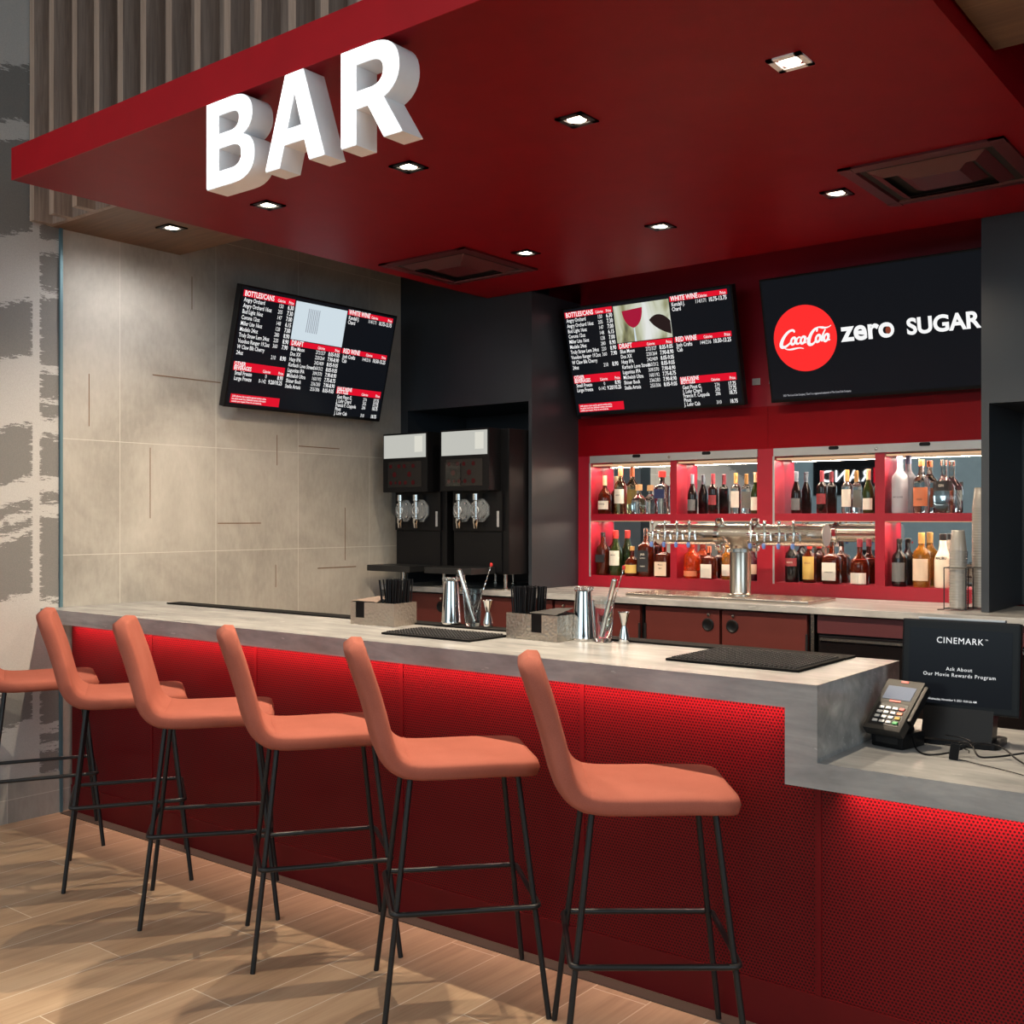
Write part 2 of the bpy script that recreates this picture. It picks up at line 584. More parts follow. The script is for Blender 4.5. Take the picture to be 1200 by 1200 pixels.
def text_mesh(items):
    """items: (string, x, z, size, align, bold, squeeze) -> one mesh, standing in local XZ, facing -Y"""
    bm = bmesh.new()
    dg = None
    for s, x, z, size, align, bold, sx in items:
        cu = bpy.data.curves.new('t', 'FONT')
        cu.body = s
        cu.size = size
        cu.align_x = align
        cu.offset = bold * size
        if s == 'CINEMARK' or .014 < size < .016 and '.' not in s and ',' not in s:
            cu.space_character = 1.12
        if s == 'RAND':
            cu.space_character = 1.2
        cu.resolution_u = 2 if size < 0.05 else 5
        ob = bpy.data.objects.new('t', cu)
        COL.objects.link(ob)
        bpy.context.view_layer.update()
        dg = bpy.context.evaluated_depsgraph_get()
        me = bpy.data.meshes.new_from_object(ob.evaluated_get(dg))
        me.transform(Matrix(((sx, 0, 0, x), (0, 0, -1, 0), (0, 1, 0, z), (0, 0, 0, 1))))
        bm.from_mesh(me)
        bpy.data.objects.remove(ob)
        bpy.data.curves.remove(cu)
        bpy.data.meshes.remove(me)
    me = bpy.data.meshes.new('text')
    bm.to_mesh(me)
    bm.free()
    return me


def outline_mesh(loops, depth, bevel=0.0, offset=0.0):
    """filled 2D curve with holes, standing in local XZ, from y=0 (front) to y=depth"""
    cu = bpy.data.curves.new('o', 'CURVE')
    cu.dimensions = '2D'
    cu.fill_mode = 'BOTH'
    cu.extrude = depth / 2
    cu.offset = offset
    for lp in loops:
        sp = cu.splines.new('POLY')
        sp.points.add(len(lp) - 1)
        for p, q in zip(sp.points, lp):
            p.co = (q[0], q[1], 0, 1)
        sp.use_cyclic_u = True
    ob = bpy.data.objects.new('o', cu)
    COL.objects.link(ob)
    bpy.context.view_layer.update()
    me = bpy.data.meshes.new_from_object(ob.evaluated_get(bpy.context.evaluated_depsgraph_get()))
    me.transform(Matrix(((1, 0, 0, 0), (0, 0, -1, depth / 2), (0, 1, 0, 0), (0, 0, 0, 1))))
    bpy.data.objects.remove(ob)
    bpy.data.curves.remove(cu)
    return me


def bez(p0, p1, p2, p3, n=8):
    return [tuple((1 - t) ** 3 * a + 3 * (1 - t) ** 2 * t * b + 3 * (1 - t) * t * t * c + t ** 3 * d for a, b, c, d in zip(p0, p1, p2, p3)) for t in [i / n for i in range(n + 1)]]


# ------------------------------------------------------------------ the setting
XW = -5.36      # tiled left wall
struct(MB().box(-12.2, -7.2, -0.1, 6.5, 6.6, 0).build('floor', 'floor'))
struct(MB().box(-5.33, 2.975, 0, 0.9, 3.035, 0.004).build('floor_shade_strip', 'base_shade'))  # thin strip carrying the painted shade at the foot of the bar
struct(MB().box(-5.6, 0.6, 0, XW, 3.0, 5.0).build('wall_left', 'mural'))
struct(MB().box(-12.2, -7.2, 0, -12.0, 0.6, 5.0).build('wall_left', 'lobby'))
struct(MB().box(-12.0, 0.6, 0, -5.6, 0.8, 5.0).build('wall_left', 'lobby'))
struct(MB().box(XW, 0.6, 0, XW + 0.006, 2.985, 0.215).build('baseboard_left', 'tile'))
struct(MB().box(XW, 2.985, 0.0, XW + 0.014, 3.0, 3.04).build('trim_2', 'teal'))
struct(MB().box(-5.6, 3.0, 0, XW, 6.5, 5.0).build('wall_left', 'tile'))
# bronze inlay dashes set in the tiles
inl = MB()
for kind, a, b, c in (('v', 3.155, 2.02, 2.30), ('h', 2.335, 3.54, 4.0), ('v', 3.525, 1.53, 1.925), ('h', 1.50, 3.98, 4.30), ('v', 4.425, 1.86, 2.05), ('h', 1.99, 4.6, 4.95), ('h', 1.205, 4.76, 5.10), ('v', 4.415, 1.10, 1.24), ('h', 2.87, 4.33, 4.60), ('v', 3.80, 2.74, 2.93), ('h', 2.82, 5.1, 5.3), ('v', 5.0, 1.25, 1.6)):
    if kind == 'v':
        inl.box(XW, a - 0.0022, b, XW + 0.0012, a + 0.0022, c)
    else:
        inl.box(XW, b, a - 0.003, XW + 0.0012, c, a + 0.003)
struct(inl.build('trim_3', 'rust'))
struct(MB().box(-5.6, 6.22, 0, 6.5, 6.6, 5.0).build('wall_back', 'redshelf'))
struct(MB().box(-4.2, 6.08, 2.2, -1.473, 6.22, 3.6).build('wall_back', 'redshelf'))
struct(MB().box(-12.2, -7.2, 5.0, 6.5, 6.6, 5.1).build('ceiling', 'ceil'))
struct(MB().box(6.3, -7.2, 0, 6.5, 6.5, 5.0).build('wall_right', 'lobby'))
struct(MB().box(-12.0, -7.2, 0, 6.3, -7.0, 5.0).build('wall_front', 'lobby'))
# charcoal enclosures left and right of the shelves
L = MB()
L.box(XW, 5.53, 1.076, -5.29, 6.22, 2.28).box(XW, 5.53, 2.28, -4.57, 6.22, 3.6).box(-4.57, 5.53, 2.28, -4.2, 6.22, 2.98)
L.box(-4.226, 5.53, 1.076, -4.2, 6.22, 2.28).box(-5.29, 6.16, 1.076, -4.226, 6.22, 2.28)
struct(L.build('wall_alcove_left', 'black'))
R = MB()
R.box(-1.473, 5.53, 1.076, -1.437, 6.22, 2.083).box(-1.473, 5.53, 2.083, -0.96, 6.22, 2.98).box(-0.96, 5.53, 2.083, 1.5, 6.22, 3.6)
R.box(-1.437, 6.16, 1.076, 1.5, 6.22, 2.083).box(1.4, 5.53, 1.076, 1.5, 6.16, 2.083)
struct(R.build('wall_alcove_right', 'black'))
# wood bulkhead with its soffit; the red canopy passes below and in front of it
B = MB()
B.box(XW, 2.95, 3.04, -4.58, 3.72, 5.0).box(-4.58, 2.95, 3.2, -0.95, 3.72, 5.0).box(-0.95, 2.95, 3.04, 2.5, 3.72, 5.0)
struct(B.build('trim_4', 'soffit'))

sc_ = thing('slat_screen', 'vertical walnut slat screen on the bulkhead above the red canopy', 'slat screen', (XW, 2.95, 3.04))
MB().box(0.002, -0.03, 0.16, 6.0, 0, 1.96).box(0.002, -0.03, 0, 0.77, 0, 0.16).box(4.42, -0.03, 0, 6.0, 0, 0.16).build('backing_board', 'slat', sc_)
slats = [-5.326, -5.136, -4.922, -4.727, -4.529, -4.344, -4.148, -3.941, -3.735, -3.536, -3.326, -3.138]
while slats[-1] < 0.3:
    slats.append(slats[-1] + 0.2)
for i, sx in enumerate(slats):
    x = sx - XW - 0.0
    z0 = 0.0 if i < 1 or sx > -0.9 else (0.0 if sx < -4.62 else 0.16)
    f = MB().box(x - 0.022, -0.128, z0, x + 0.022, -0.0305, 1.955).build('slat', 'slat', sc_)
    MB().box(x - 0.022, -0.1285, z0, x + 0.022, -0.128, 1.955).build('slat_edge', 'slat_edge', f)

# canopy
cn = thing('canopy', 'glossy red canopy soffit hanging over the bar', 'canopy', (-4.57, 2.335, 2.98))
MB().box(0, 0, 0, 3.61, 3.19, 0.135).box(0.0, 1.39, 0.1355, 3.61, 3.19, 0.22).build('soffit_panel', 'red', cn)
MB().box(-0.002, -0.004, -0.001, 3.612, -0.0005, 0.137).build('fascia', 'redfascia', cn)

# ------------------------------------------------------------------ downlights
DL = [(-1.444, 3.257, 'lit downlight with pale trim in the red canopy, nearest the camera', E_SPOT), (-2.263, 3.25, 'square black downlight in the canopy, second from the camera in front row', E_SPOT), (-3.109, 3.255, 'square black downlight in the canopy, just right below the letter R', E_SPOT), (-4.0, 3.25, 'square black downlight in the canopy, just below the letter A', E_SPOT),
      (-1.863, 4.702, 'square black downlight beside the right ceiling vent', E_BACK), (-2.763, 4.694, 'square black downlight in the canopy, middle of the rear row', E_BACK), (-3.616, 4.706, 'square black downlight beside the left ceiling vent', E_BACK)]
for i, (x, y, lb, e) in enumerate(DL):
    t = thing('downlight', lb, 'ceiling light', (x, y, 2.98), group='downlights in the red canopy')
    fr = MB()
    for a in range(4):
        fr.box(-0.058, -0.058, -0.006, 0.058, -0.036, 0, mtx=Matrix.Rotation(a * pi / 2, 4, 'Z'))
    fr.build('trim_frame', 'white' if i == 0 else 'blackm', t)
    MB().lathe([(0, -0.0022), (0.034, -0.0022), (0.036, 0)], 20).build('lens', 'e_lamp', t)
    light('downlight_beam', 'SPOT', (0, 0, -0.02), (0, 0, 0), e, (1.0, 0.82, 0.60), 0.012, spot=150, blend=0.55, parent=t)
t = thing('downlight', 'square downlight in the wooden soffit at far left', 'ceiling light', (-4.885, 3.34, 3.04))
fr = MB()
for a in range(4):
    fr.box(-0.058, -0.058, -0.006, 0.058, -0.036, 0, mtx=Matrix.Rotation(a * pi / 2, 4, 'Z'))
fr.build('trim_frame', 'blackm', t)
MB().lathe([(0, -0.0022), (0.034, -0.0022), (0.036, 0)], 20).build('lens', 'e_lamp', t)
light('downlight_beam', 'SPOT', (0, 0, -0.02), (0, 0, 0), E_SOFFIT, (1.0, 0.96, 0.91), 0.03, spot=172, blend=0.9, parent=t)

# ------------------------------------------------------------------ ceiling vents
for x, y, lb in ((-4.118, 4.727, 'square dark red ceiling vent left of the middle of canopy'), (-1.413, 4.712, 'square dark red ceiling vent at right of canopy')):
    t = thing('ceiling_vent', lb, 'ceiling vent', (x, y, 2.98), group='vents in the red canopy')
    fr = MB()
    for a in range(4):
        fr.prism([(-0.325, 0.0), (-0.325, -0.01), (-0.27, -0.014), (-0.262, 0.0)], 'y', -0.325, 0.325)
        bmesh.ops.rotate(fr.bm, cent=(0, 0, 0), matrix=Matrix.Rotation(pi / 2, 3, 'Z'), verts=fr.bm.verts)
    fr.build('frame', 'ventred', t)
    MB().box(-0.265, -0.265, -0.004, 0.265, 0.265, -0.001).build('back_plate', 'dark', t)
    for k, (r0, r1) in enumerate(((0.185, 0.235), (0.10, 0.15))):
        ring = MB()
        for a in range(4):
            q = [(-r1, -r1, -0.006), (r1, -r1, -0.006), (r0, -r0, -0.03), (-r0, -r0, -0.03)]
            m = Matrix.Rotation(a * pi / 2, 3, 'Z')
            ring.quad(*[m @ Vector(p) for p in q])
        if k == 1:
            ring.quad((-r0, -r0, -0.03), (r0, -r0, -0.03), (r0, r0, -0.03), (-r0, r0, -0.03))
        ring.build('louvre', 'ventred', t)

# ------------------------------------------------------------------ BAR sign letters
def letter(ch):
    if ch == 'B':
        o = [(0, 0), (0.15, 0)] + bez((0.15, 0), (0.23, 0), (0.262, 0.035), (0.262, 0.086))[1:] + bez((0.262, 0.086), (0.262, 0.122), (0.24, 0.148), (0.2, 0.158))[1:] + bez((0.2, 0.158), (0.236, 0.17), (0.25, 0.196), (0.25, 0.222))[1:] + bez((0.25, 0.222), (0.25, 0.275), (0.21, 0.30), (0.14, 0.30))[1:] + [(0, 0.30)]
        h1 = [(0.068, 0.055), (0.068, 0.132), (0.135, 0.132)] + bez((0.135, 0.132), (0.175, 0.132), (0.192, 0.116), (0.192, 0.093))[1:] + bez((0.192, 0.093), (0.192, 0.07), (0.175, 0.055), (0.138, 0.055))[1:-1]
        h2 = [(0.068, 0.184), (0.068, 0.247), (0.13, 0.247)] + bez((0.13, 0.247), (0.165, 0.247), (0.18, 0.236), (0.18, 0.217))[1:] + bez((0.18, 0.217), (0.18, 0.196), (0.165, 0.184), (0.13, 0.184))[1:-1]
        return [o, h1, h2]
    if ch == 'A':
        return [[(0, 0), (0.073, 0), (0.096, 0.07), (0.194, 0.07), (0.217, 0), (0.292, 0), (0.19, 0.30), (0.102, 0.30)], [(0.112, 0.122), (0.146, 0.232), (0.179, 0.122)]]
    o = [(0, 0), (0.068, 0), (0.068, 0.11), (0.118, 0.11), (0.186, 0), (0.266, 0), (0.187, 0.122)] + bez((0.187, 0.122), (0.23, 0.136), (0.252, 0.168), (0.252, 0.205))[1:] + bez((0.252, 0.205), (0.252, 0.268), (0.208, 0.30), (0.135, 0.30))[1:] + [(0, 0.30)]
    h = [(0.068, 0.165), (0.068, 0.246), (0.125, 0.246)] + bez((0.125, 0.246), (0.165, 0.246), (0.184, 0.232), (0.184, 0.206))[1:] + bez((0.184, 0.206), (0.184, 0.178), (0.163, 0.165), (0.125, 0.165))[1:-1]
    return [o, h]


for ch, x, lb in (('B', -3.2, 'white lit letter B hanging from the red canopy edge'), ('A', -2.882, 'white lit letter A between B and R on the red canopy'), ('R', -2.516, 'white lit letter R at right end of the sign')):
    t = thing('sign_letter', lb, 'sign letter', (x, 2.329, 2.678), group='lit letters of the bar sign')
    link('letter_housing', outline_mesh(letter(ch), 0.088), 'white', t, (0, 0.002, 0), 40)
    link('lit_face', outline_mesh(letter(ch), 0.004, offset=-0.004), 'e_sign', t, (0, -0.0025, 0))
    zt = 0.302
    MB().box(0.10, 0.02, 0.2995, 0.16, 0.07, zt).build('mounting_plate', 'blackm', t)

# ------------------------------------------------------------------ bar front and worktop
YF, YP = 2.885, 3.04
bw = MB()
# raised slab, dropped front edge, end panel, lower slab with dropped front
bw.prism([(XW + 0.002, 1.067), (-1.2, 1.067), (-1.2, 0.852), (1.0, 0.852), (1.0, 0.78), (-1.295, 0.78), (-1.295, 0.996), (XW + 0.002, 0.996)], 'y', YF, YF + 0.03)
bw.box(XW + 0.002, YF + 0.03, 1.03, -1.2, 3.555, 1.067)
bw.box(-1.295, YF + 0.03, 0.78, -1.2, 3.555, 1.03)
bw.box(-1.2, YF + 0.03, 0.815, 1.0, 3.74, 0.852)
wt = bw.build('bar_worktop', 'stone')
tag(wt, 'grey stone bar worktop with a step down to the lower till counter', 'worktop')

bf = thing('bar_counter', 'red perforated metal bar front below the stone worktop', 'bar counter', (XW, YP, 0))
seams = [-5.33, -4.61, -3.825, -2.941, -2.094, -1.26]
for i in range(5):
    a, b = seams[i] - XW, seams[i + 1] - XW
    MB().box(a + 0.002, 0, 0.14, (b - 0.002 if i < 4 else -1.2983 - XW), 0.012, 0.992).build('perforated_panel', 'perf', bf)
MB().box(-1.298 - XW, 0, 0.14, -0.20 - XW, 0.012, 0.779).build('perforated_panel', 'perf', bf)
MB().box(-0.196 - XW, 0, 0.14, 0.95 - XW, 0.012, 0.779).build('perforated_panel', 'perf', bf)
for s in seams[1:]:
    MB().box(s - XW - 0.009, -0.003, 0.14, s - XW + 0.009, -0.0002, 0.775 if s > -1.3 else 0.99).build('joint_strip', 'redjoint', bf)
MB().box(0.03, -0.004, 0.004, 0.95 - XW, 0.012, 0.139).build('kick_plate', 'darkred', bf)
MB().box(0.03, 0.013, 0.0, -1.30 - XW, 0.40, 0.99).box(-1.298 - XW, 0.013, 0, 0.95 - XW, 0.40, 0.775).build('carcass', 'dark', bf)
MB().box(0.03, -0.042, 1.018, -1.30 - XW, -0.022, 1.026).build('led_strip', 'e_ledw', bf)
MB().box(-1.19 - XW, -0.042, 0.803, 0.95 - XW, -0.022, 0.811).build('led_strip', 'e_ledw', bf)
E_LED = 11
light('led_glow', 'AREA', (-3.32, YP - 0.032, 1.012), (radians(14), 0, 0), E_LED, (1.0, 0.62, 0.5), 3.95, 0.02, spread=75)
light('led_glow', 'AREA', (-0.12, YP - 0.032, 0.797), (radians(14), 0, 0), E_LED * 0.62, (1.0, 0.62, 0.5), 2.1, 0.02, spread=75)

# ------------------------------------------------------------------ back counter, coolers
bc = MB().box(XW + 0.002, 5.32, 1.04, 1.5, 6.05, 1.075, 0.003).box(XW + 0.002, 6.05, 1.04, -4.2, 6.16, 1.075).build('back_worktop', 'stone')
tag(bc, 'grey stone back worktop along the rear wall under the beer tower', 'worktop')


def cooler(x0, x1, doors, label):
    t = thing('bar_refrigerator', label, 'refrigerator', (x0, 5.36, 0), group='coolers under the back worktop')
    w_ = x1 - x0
    MB().box(0, 0.03, 0.08, w_, 0.62, 1.039).build('cabinet_body', 'blackp', t)
    MB().box(0.02, 0.06, 0, w_ - 0.02, 0.6, 0.08).build('plinth', 'dark', t)
    for d0, d1, side in doors:
        a, b = d0 - x0, d1 - x0
        d = MB().box(a, 0, 0.11, b, 0.028, 1.028, 0.003).build('door', 'maroon', t)
        xl = b - 0.068 if side == 'r' else a + 0.062
        m = Matrix.Translation((xl, 0, 0.945)) @ Matrix.Rotation(pi / 2, 4, 'X')
        MB().lathe([(0, 0.001), (0.02, 0.001), (0.03, 0.006), (0.036, 0.004), (0.036, 0.0)], 20, mtx=m).build('finger_pull', 'blackp', d, smooth=40)
        m = Matrix.Translation((xl + 0.006, 0, 1.0)) @ Matrix.Rotation(pi / 2, 4, 'X')
        MB().lathe([(0, 0.012), (0.008, 0.011), (0.011, 0.004), (0.011, 0)], 14, mtx=m).build('lock', 'steel', d, smooth=40)
        xe = a - 0.0 if side == 'r' else b
        MB().box(xe - 0.006, -0.008, 0.8, xe + 0.006, -0.0005, 0.93).build('hinge', 'blackm', d)
    return t


cooler(-5.33, -4.75, [(-5.31, -4.758, 'r')], 'maroon under-counter cooler below the slush machines')
cooler(-4.74, -3.28, [(-4.73, -3.915, 'r'), (-3.895, -3.292, 'l')], 'maroon under-counter cooler behind the right napkin caddy')
cooler(-3.265, -2.272, [(-3.253, -2.786, 'r'), (-2.77, -2.284, 'l')], 'maroon two-door under-counter cooler below the beer tower')
uc = thing('glass_front_cooler', 'black glass fronted cooler behind the till, under the back worktop', 'refrigerator', (-2.262, 5.36, 0))
MB().box(0.03, 0.03, 0.08, 1.5, 0.62, 1.039).build('cabinet_body', 'blackp', uc)
MB().box(0.0, -0.004, 0.0, 0.018, 0.4, 1.038).build('steel_post', 'steel', uc)
MB().box(0.034, 0, 0.94, 1.5, 0.029, 1.03).build('top_rail', 'maroon_d', uc)
d = MB().box(0.04, 0, 0.12, 0.75, 0.028, 0.93, 0.003).build('glass_door', MT['g_black'], uc)
MB().box(0.05, -0.012, 0.905, 0.74, -0.001, 0.918).build('handle', 'steel', d)
d = MB().box(0.76, 0, 0.12, 1.49, 0.028, 0.93, 0.003).build('glass_door', MT['g_black'], uc)
MB().box(0.77, -0.012, 0.905, 1.48, -0.001, 0.918).build('handle', 'steel', d)

# ------------------------------------------------------------------ liquor shelf unit
su = thing('liquor_shelf', 'red wall shelf unit with mirrored back holding the bottles', 'shelf unit', (-4.2, 6.05, 1.076))


def sb(x0, y0, z0, x1, y1, z1, name, mat):
    return MB().box(x0 + 4.2, y0 - 6.05, z0 - 1.076, x1 + 4.2, y1 - 6.05, z1 - 1.076).build(name, mat, su)


for a, b in ((-4.2, -4.098), (-2.893, -2.78), (-1.56, -1.474)):
    sb(a, 6.05, 1.076, b, 6.19, 1.945, 'stile', 'redshelf')
for a, b in ((-3.493, -3.446), (-2.18, -2.125)):
    sb(a, 6.056, 1.15, b, 6.19, 1.945, 'divider', 'redshelf')
for a, b in ((-4.098, -3.493), (-3.446, -2.893), (-2.78, -2.18), (-2.125, -1.56)):
    sb(a, 6.056, 1.513, b, 6.19, 1.558, 'shelf', 'redshelf')
    sb(a, 6.07, 1.5095, b, 6.076, 1.5125, 'led_strip', 'e_led')
for a, b in ((-4.098, -2.893), (-2.78, -1.56)):
    sb(a, 6.05, 1.076, b, 6.19, 1.15, 'bottom_rail', 'redshelf')
    h = sb(a - 0.005, 6.043, 1.898, b + 0.005, 6.062, 1.945, 'shutter_housing', 'grey')
    for k in (0.3, 0.72):
        xm = a + (b - a) * k + 4.2
        MB().prism(rounded(xm - 0.03, 0.848, xm + 0.03, 0.868, 0.009), 'y', -0.0095, -0.0075).build('slot', 'blackp', h)
    m = Matrix.Translation((a + (b - a) * 0.5 + 4.2, -0.0075, 0.842)) @ Matrix.Rotation(pi / 2, 4, 'X')
    MB().lathe([(0, 0.006), (0.008, 0.005), (0.01, 0)], 14, mtx=m).build('lock', 'steel', h, smooth=40)
    sb(a - 0.012, 6.047, 1.14, a, 6.0498, 1.898, 'shutter_track', 'grey')
for a, b in ((-4.098, -3.493), (-3.446, -2.893), (-2.78, -2.18), (-2.125, -1.56)):
    sb(a + 0.004, 6.068, 1.878, b - 0.004, 6.1, 1.888, 'led_strip', 'e_led')
sb(-4.2, 6.05, 1.945, -2.824, 6.079, 2.2, 'header_panel', 'red')
sb(-2.822, 6.05, 1.945, -1.474, 6.079, 2.2, 'header_panel', 'red')
sb(-4.098, 6.19, 1.15, -2.893, 6.196, 1.945, 'mirror', 'mirror')
sb(-2.78, 6.19, 1.15, -1.56, 6.196, 1.945, 'mirror', 'mirror')
for a, b in ((-4.098, -3.493), (-3.446, -2.893), (-2.78, -2.18), (-2.125, -1.56)):
    xm = (a + b) / 2
    light('shelf_glow', 'AREA', (xm, 6.10, 1.874), (0, 0, 0), 4.2, (1.0, 0.78, 0.6), b - a - 0.03, 0.03)
    light('shelf_glow', 'AREA', (xm, 6.10, 1.508), (0, 0, 0), 3.0, (1.0, 0.78, 0.6), b - a - 0.03, 0.03)

# ------------------------------------------------------------------ bottles
def prof_wine(h, r, bordeaux=True):
    if bordeaux:
        return [(0, 0), (r * .9, 0), (r, .006), (r, h * .60), (r * .96, h * .645), (r * .62, h * .70), (r * .40, h * .735), (r * .36, h * .76), (r * .36, h * .985)], h * .72
    return [(0, 0), (r * .9, 0), (r, .006), (r, h * .46), (r * .9, h * .55), (r * .55, h * .68), (r * .40, h * .75), (r * .37, h * .985)], h * .75


def bottle(x, z, h, r, glass, cap, label, kind='std', capf=0.86, lab=('label_w', .22, .55), cat='bottle', group=None, sq=1.0, seg=28, extra=None, txt=None, capr=None):
    t = thing('wine_bottle' if kind in ('bordeaux', 'burgundy') else 'liquor_bottle', label, cat, (x, 6.118, z + 0.0005), group=group)
    if kind == 'bordeaux':
        p, cz = prof_wine(h, r)
        capf = 0.74
    elif kind == 'burgundy':
        p, cz = prof_wine(h, r, False)
        capf = 0.76
    elif kind == 'squat':
        p = [(0, 0), (r * .92, 0), (r, .006), (r, h * .40), (r * .93, h * .5), (r * .62, h * .60), (r * .34, h * .66), (r * .28, h * .72), (r * .28, h * .97)]
    elif kind == 'long':
        p = [(0, 0), (r * .92, 0), (r, .006), (r, h * .56), (r * .92, h * .63), (r * .5, h * .70), (r * .36, h * .76), (r * .33, h * .98)]
    elif kind == 'taper':
        p = [(0, 0), (r * .9, 0), (r, .006), (r, h * .50), (r * .88, h * .58), (r * .55, h * .68), (r * .42, h * .78), (r * .38, h * .98)]
    elif kind == 'square':
        p = [(0, 0), (r * .94, 0), (r, .005), (r, h * .60), (r * .94, h * .64), (r * .5, h * .69), (r * .30, h * .73), (r * .28, h * .98)]
    else:
        p = [(0, 0), (r * .92, 0), (r, .006), (r, h * .58), (r * .9, h * .65), (r * .48, h * .72), (r * .36, h * .78), (r * .35, h * .98)]
    p = p + [(p[-1][0] * .9, h * .985), (0, h * .985)]
    MB().lathe(p, seg, sq=sq).build('glass', glass, t, smooth=50)
    rn = capr or p[-3][0] * 1.12
    MB().lathe([(rn, h * capf), (rn, h * .995), (rn * .85, h), (0, h)], 18).build('cap', cap, t, smooth=50)
    if lab:
        m, a, b = lab
        zs = [h * a, h * b]
        L_ = MB()
        rr = r * 1.012
        n = 14
        th = radians(62)
        if sq < 1:
            hw = r * 0.86
            L_.box(-hw, -r * 1.02, zs[0], hw, -r * 0.995, zs[1])
        else:
            for i in range(n):
                a0, a1 = -pi / 2 - th + 2 * th * i / n, -pi / 2 - th + 2 * th * (i + 1) / n
                L_.quad((rr * cos(a0), rr * sin(a0), zs[0]), (rr * cos(a1), rr * sin(a1), zs[0]), (rr * cos(a1), rr * sin(a1), zs[1]), (rr * cos(a0), rr * sin(a0), zs[1]))
        lo = L_.build('label', m, t, smooth=40)
        if txt:
            me = text_mesh([(s, 0, h * f, sz, 'CENTER', 0.01, .8) for s, f, sz in txt[1]])
            for v in me.vertices:
                if sq < 1:
                    v.co.y = -r * 1.03
                else:
                    ang = v.co.x / rr - pi / 2
                    v.co.x, v.co.y = rr * 1.01 * cos(ang), rr * 1.01 * sin(ang)
            link('label_print', me, txt[0], lo)
    for e in (extra or []):
        nm, m, a, b, f = e
        MB().lathe([(r * f, h * a), (r * f, h * b)], 24, sq=sq).build(nm, m, t, smooth=50)
    return t


ZU, ZL = 1.558, 1.15
G1, G2, G3, G4 = 'spirits on the upper left shelf', 'half bottles of wine on the upper shelves', 'spirits on the upper right shelf', 'spirits and liqueurs on the lower shelves'
# upper left bay
bottle(-4.031, ZU, .258, .046, 'g_brown', 'capcream', 'round brown cognac bottle with cream label, far left of upper shelf', 'squat', .74, ('label_w', .12, .34), group=G1, txt=('ink', [('Hennessy', .24, .016)]))
bottle(-3.905, ZU, .315, .042, 'g_pale', 'caporange', 'tall pale bottle with white label, second on upper left shelf', 'long', .80, ('label_w', .22, .52), group=G1, txt=('ink', [('ANEJO', .38, .013)]))
bottle(-3.764, ZU, .192, .050, 'g_clear', 'cork', 'short clear round bottle with cork stopper on upper left shelf', 'squat', .80, None, group=G1, capr=.022)
bottle(-3.588, ZU, .275, .043, 'g_clear', 'capred', 'square clear bottle with navy label and red cap on upper left shelf', 'square', .86, ('navy', .36, .58), group=G1, sq=.55, capr=.024)
# wines, two bays
for x, lb, kind, g, c, l in (
        (-3.369, 'dark half bottle of wine with grey foil, leftmost of the wines above the tap tower', 'burgundy', 'g_dark', 'capgrey', ('glabel', .08, .36)),
        (-3.222, 'dark half bottle of wine with maroon foil and red label, above the tap tower', 'bordeaux', 'g_dark', 'capmaroon', ('rlabel', .22, .46)),
        (-3.067, 'pale half bottle of white wine with gold cap, above the tap tower', 'bordeaux', 'g_clear', 'capgold', ('label_w', .15, .55)),
        (-2.933, 'half bottle of wine partly behind the thick middle red post', 'burgundy', 'g_green', 'capcream', ('label_w', .08, .40)),
        (-2.673, 'dark half bottle of wine with grey foil, leftmost in the right shelf bay', 'burgundy', 'g_dark', 'capgrey', ('glabel', .08, .36)),
        (-2.515, 'dark half bottle of wine with maroon foil and red label, in the right shelf bay', 'bordeaux', 'g_dark', 'capmaroon', ('rlabel', .22, .46)),
        (-2.364, 'pale half bottle of white wine with gold cap, in the right shelf bay', 'bordeaux', 'g_clear', 'capgold', ('label_w', .15, .55)),
        (-2.240, 'green half bottle of wine with white label, in the right shelf bay', 'burgundy', 'g_green', 'capcream', ('label_w', .08, .34))):
    bottle(x, ZU, .25, .031, g, c, lb, kind, .76, l, group=G2)
# upper right bay
bottle(-2.062, ZU, .33, .044, 'g_frost', 'capblue', 'tall frosted bottle with blue foil on upper right shelf', 'long', .85, None, group=G3)
bottle(-1.943, ZU, .295, .044, 'g_clear', 'caporange', 'clear bottle with orange label and orange cap on upper right shelf', 'long', .88, ('olabel', .13, .48), group=G3, txt=('ink', [('GOLD', .24, .014)]))
bottle(-1.822, ZU, .29, .057, 'g_clear', 'steel', 'wide clear flask bottle with black label on upper right shelf', 'squat', .90, ('blabel', .42, .60), group=G3, txt=('label_w', [('GIN', .49, .02)]), extra=None)
# lower left bay
bottle(-4.045, ZL, .285, .041, 'g_brown', 'capblack', 'slim red-brown whisky bottle with slanted dark label, leftmost on lower shelf', 'std', .9, ('blabel', .30, .48), group=G4, sq=.7)
bottle(-3.943, ZL, .298, .043, 'g_green', 'capred', 'green whiskey bottle with cream label and red cap, second on lower shelf', 'taper', .82, ('label_w', .22, .55), group=G4, txt=('ink', [('JAMESON', .44, .012)]))
bottle(-3.815, ZL, .195, .050, 'g_brown', 'capgold', 'squat brown bourbon bottle with olive label on lower left shelf', 'squat', .86, ('ylabel', .1, .38), group=G4)
bottle(-3.708, ZL, .315, .047, 'g_brown', 'capblack', 'square brown whiskey bottle with black label and black cap on lower shelf', 'square', .84, ('blabel', .1, .54), group=G4, sq=.5, txt=('label_w', [("JACK", .44, .018), ("DANIEL'S", .37, .012), ('WHISKEY', .2, .011)]))
bottle(-3.574, ZL, .225, .050, 'g_brown', 'capred', 'square brown bottle with beige label under left end of the tap tower', 'square', .74, ('beige', .04, .44), group=G4, sq=.5, txt=('ink', [("Maker's", .34, .014), ('Mark', .24, .014)]))
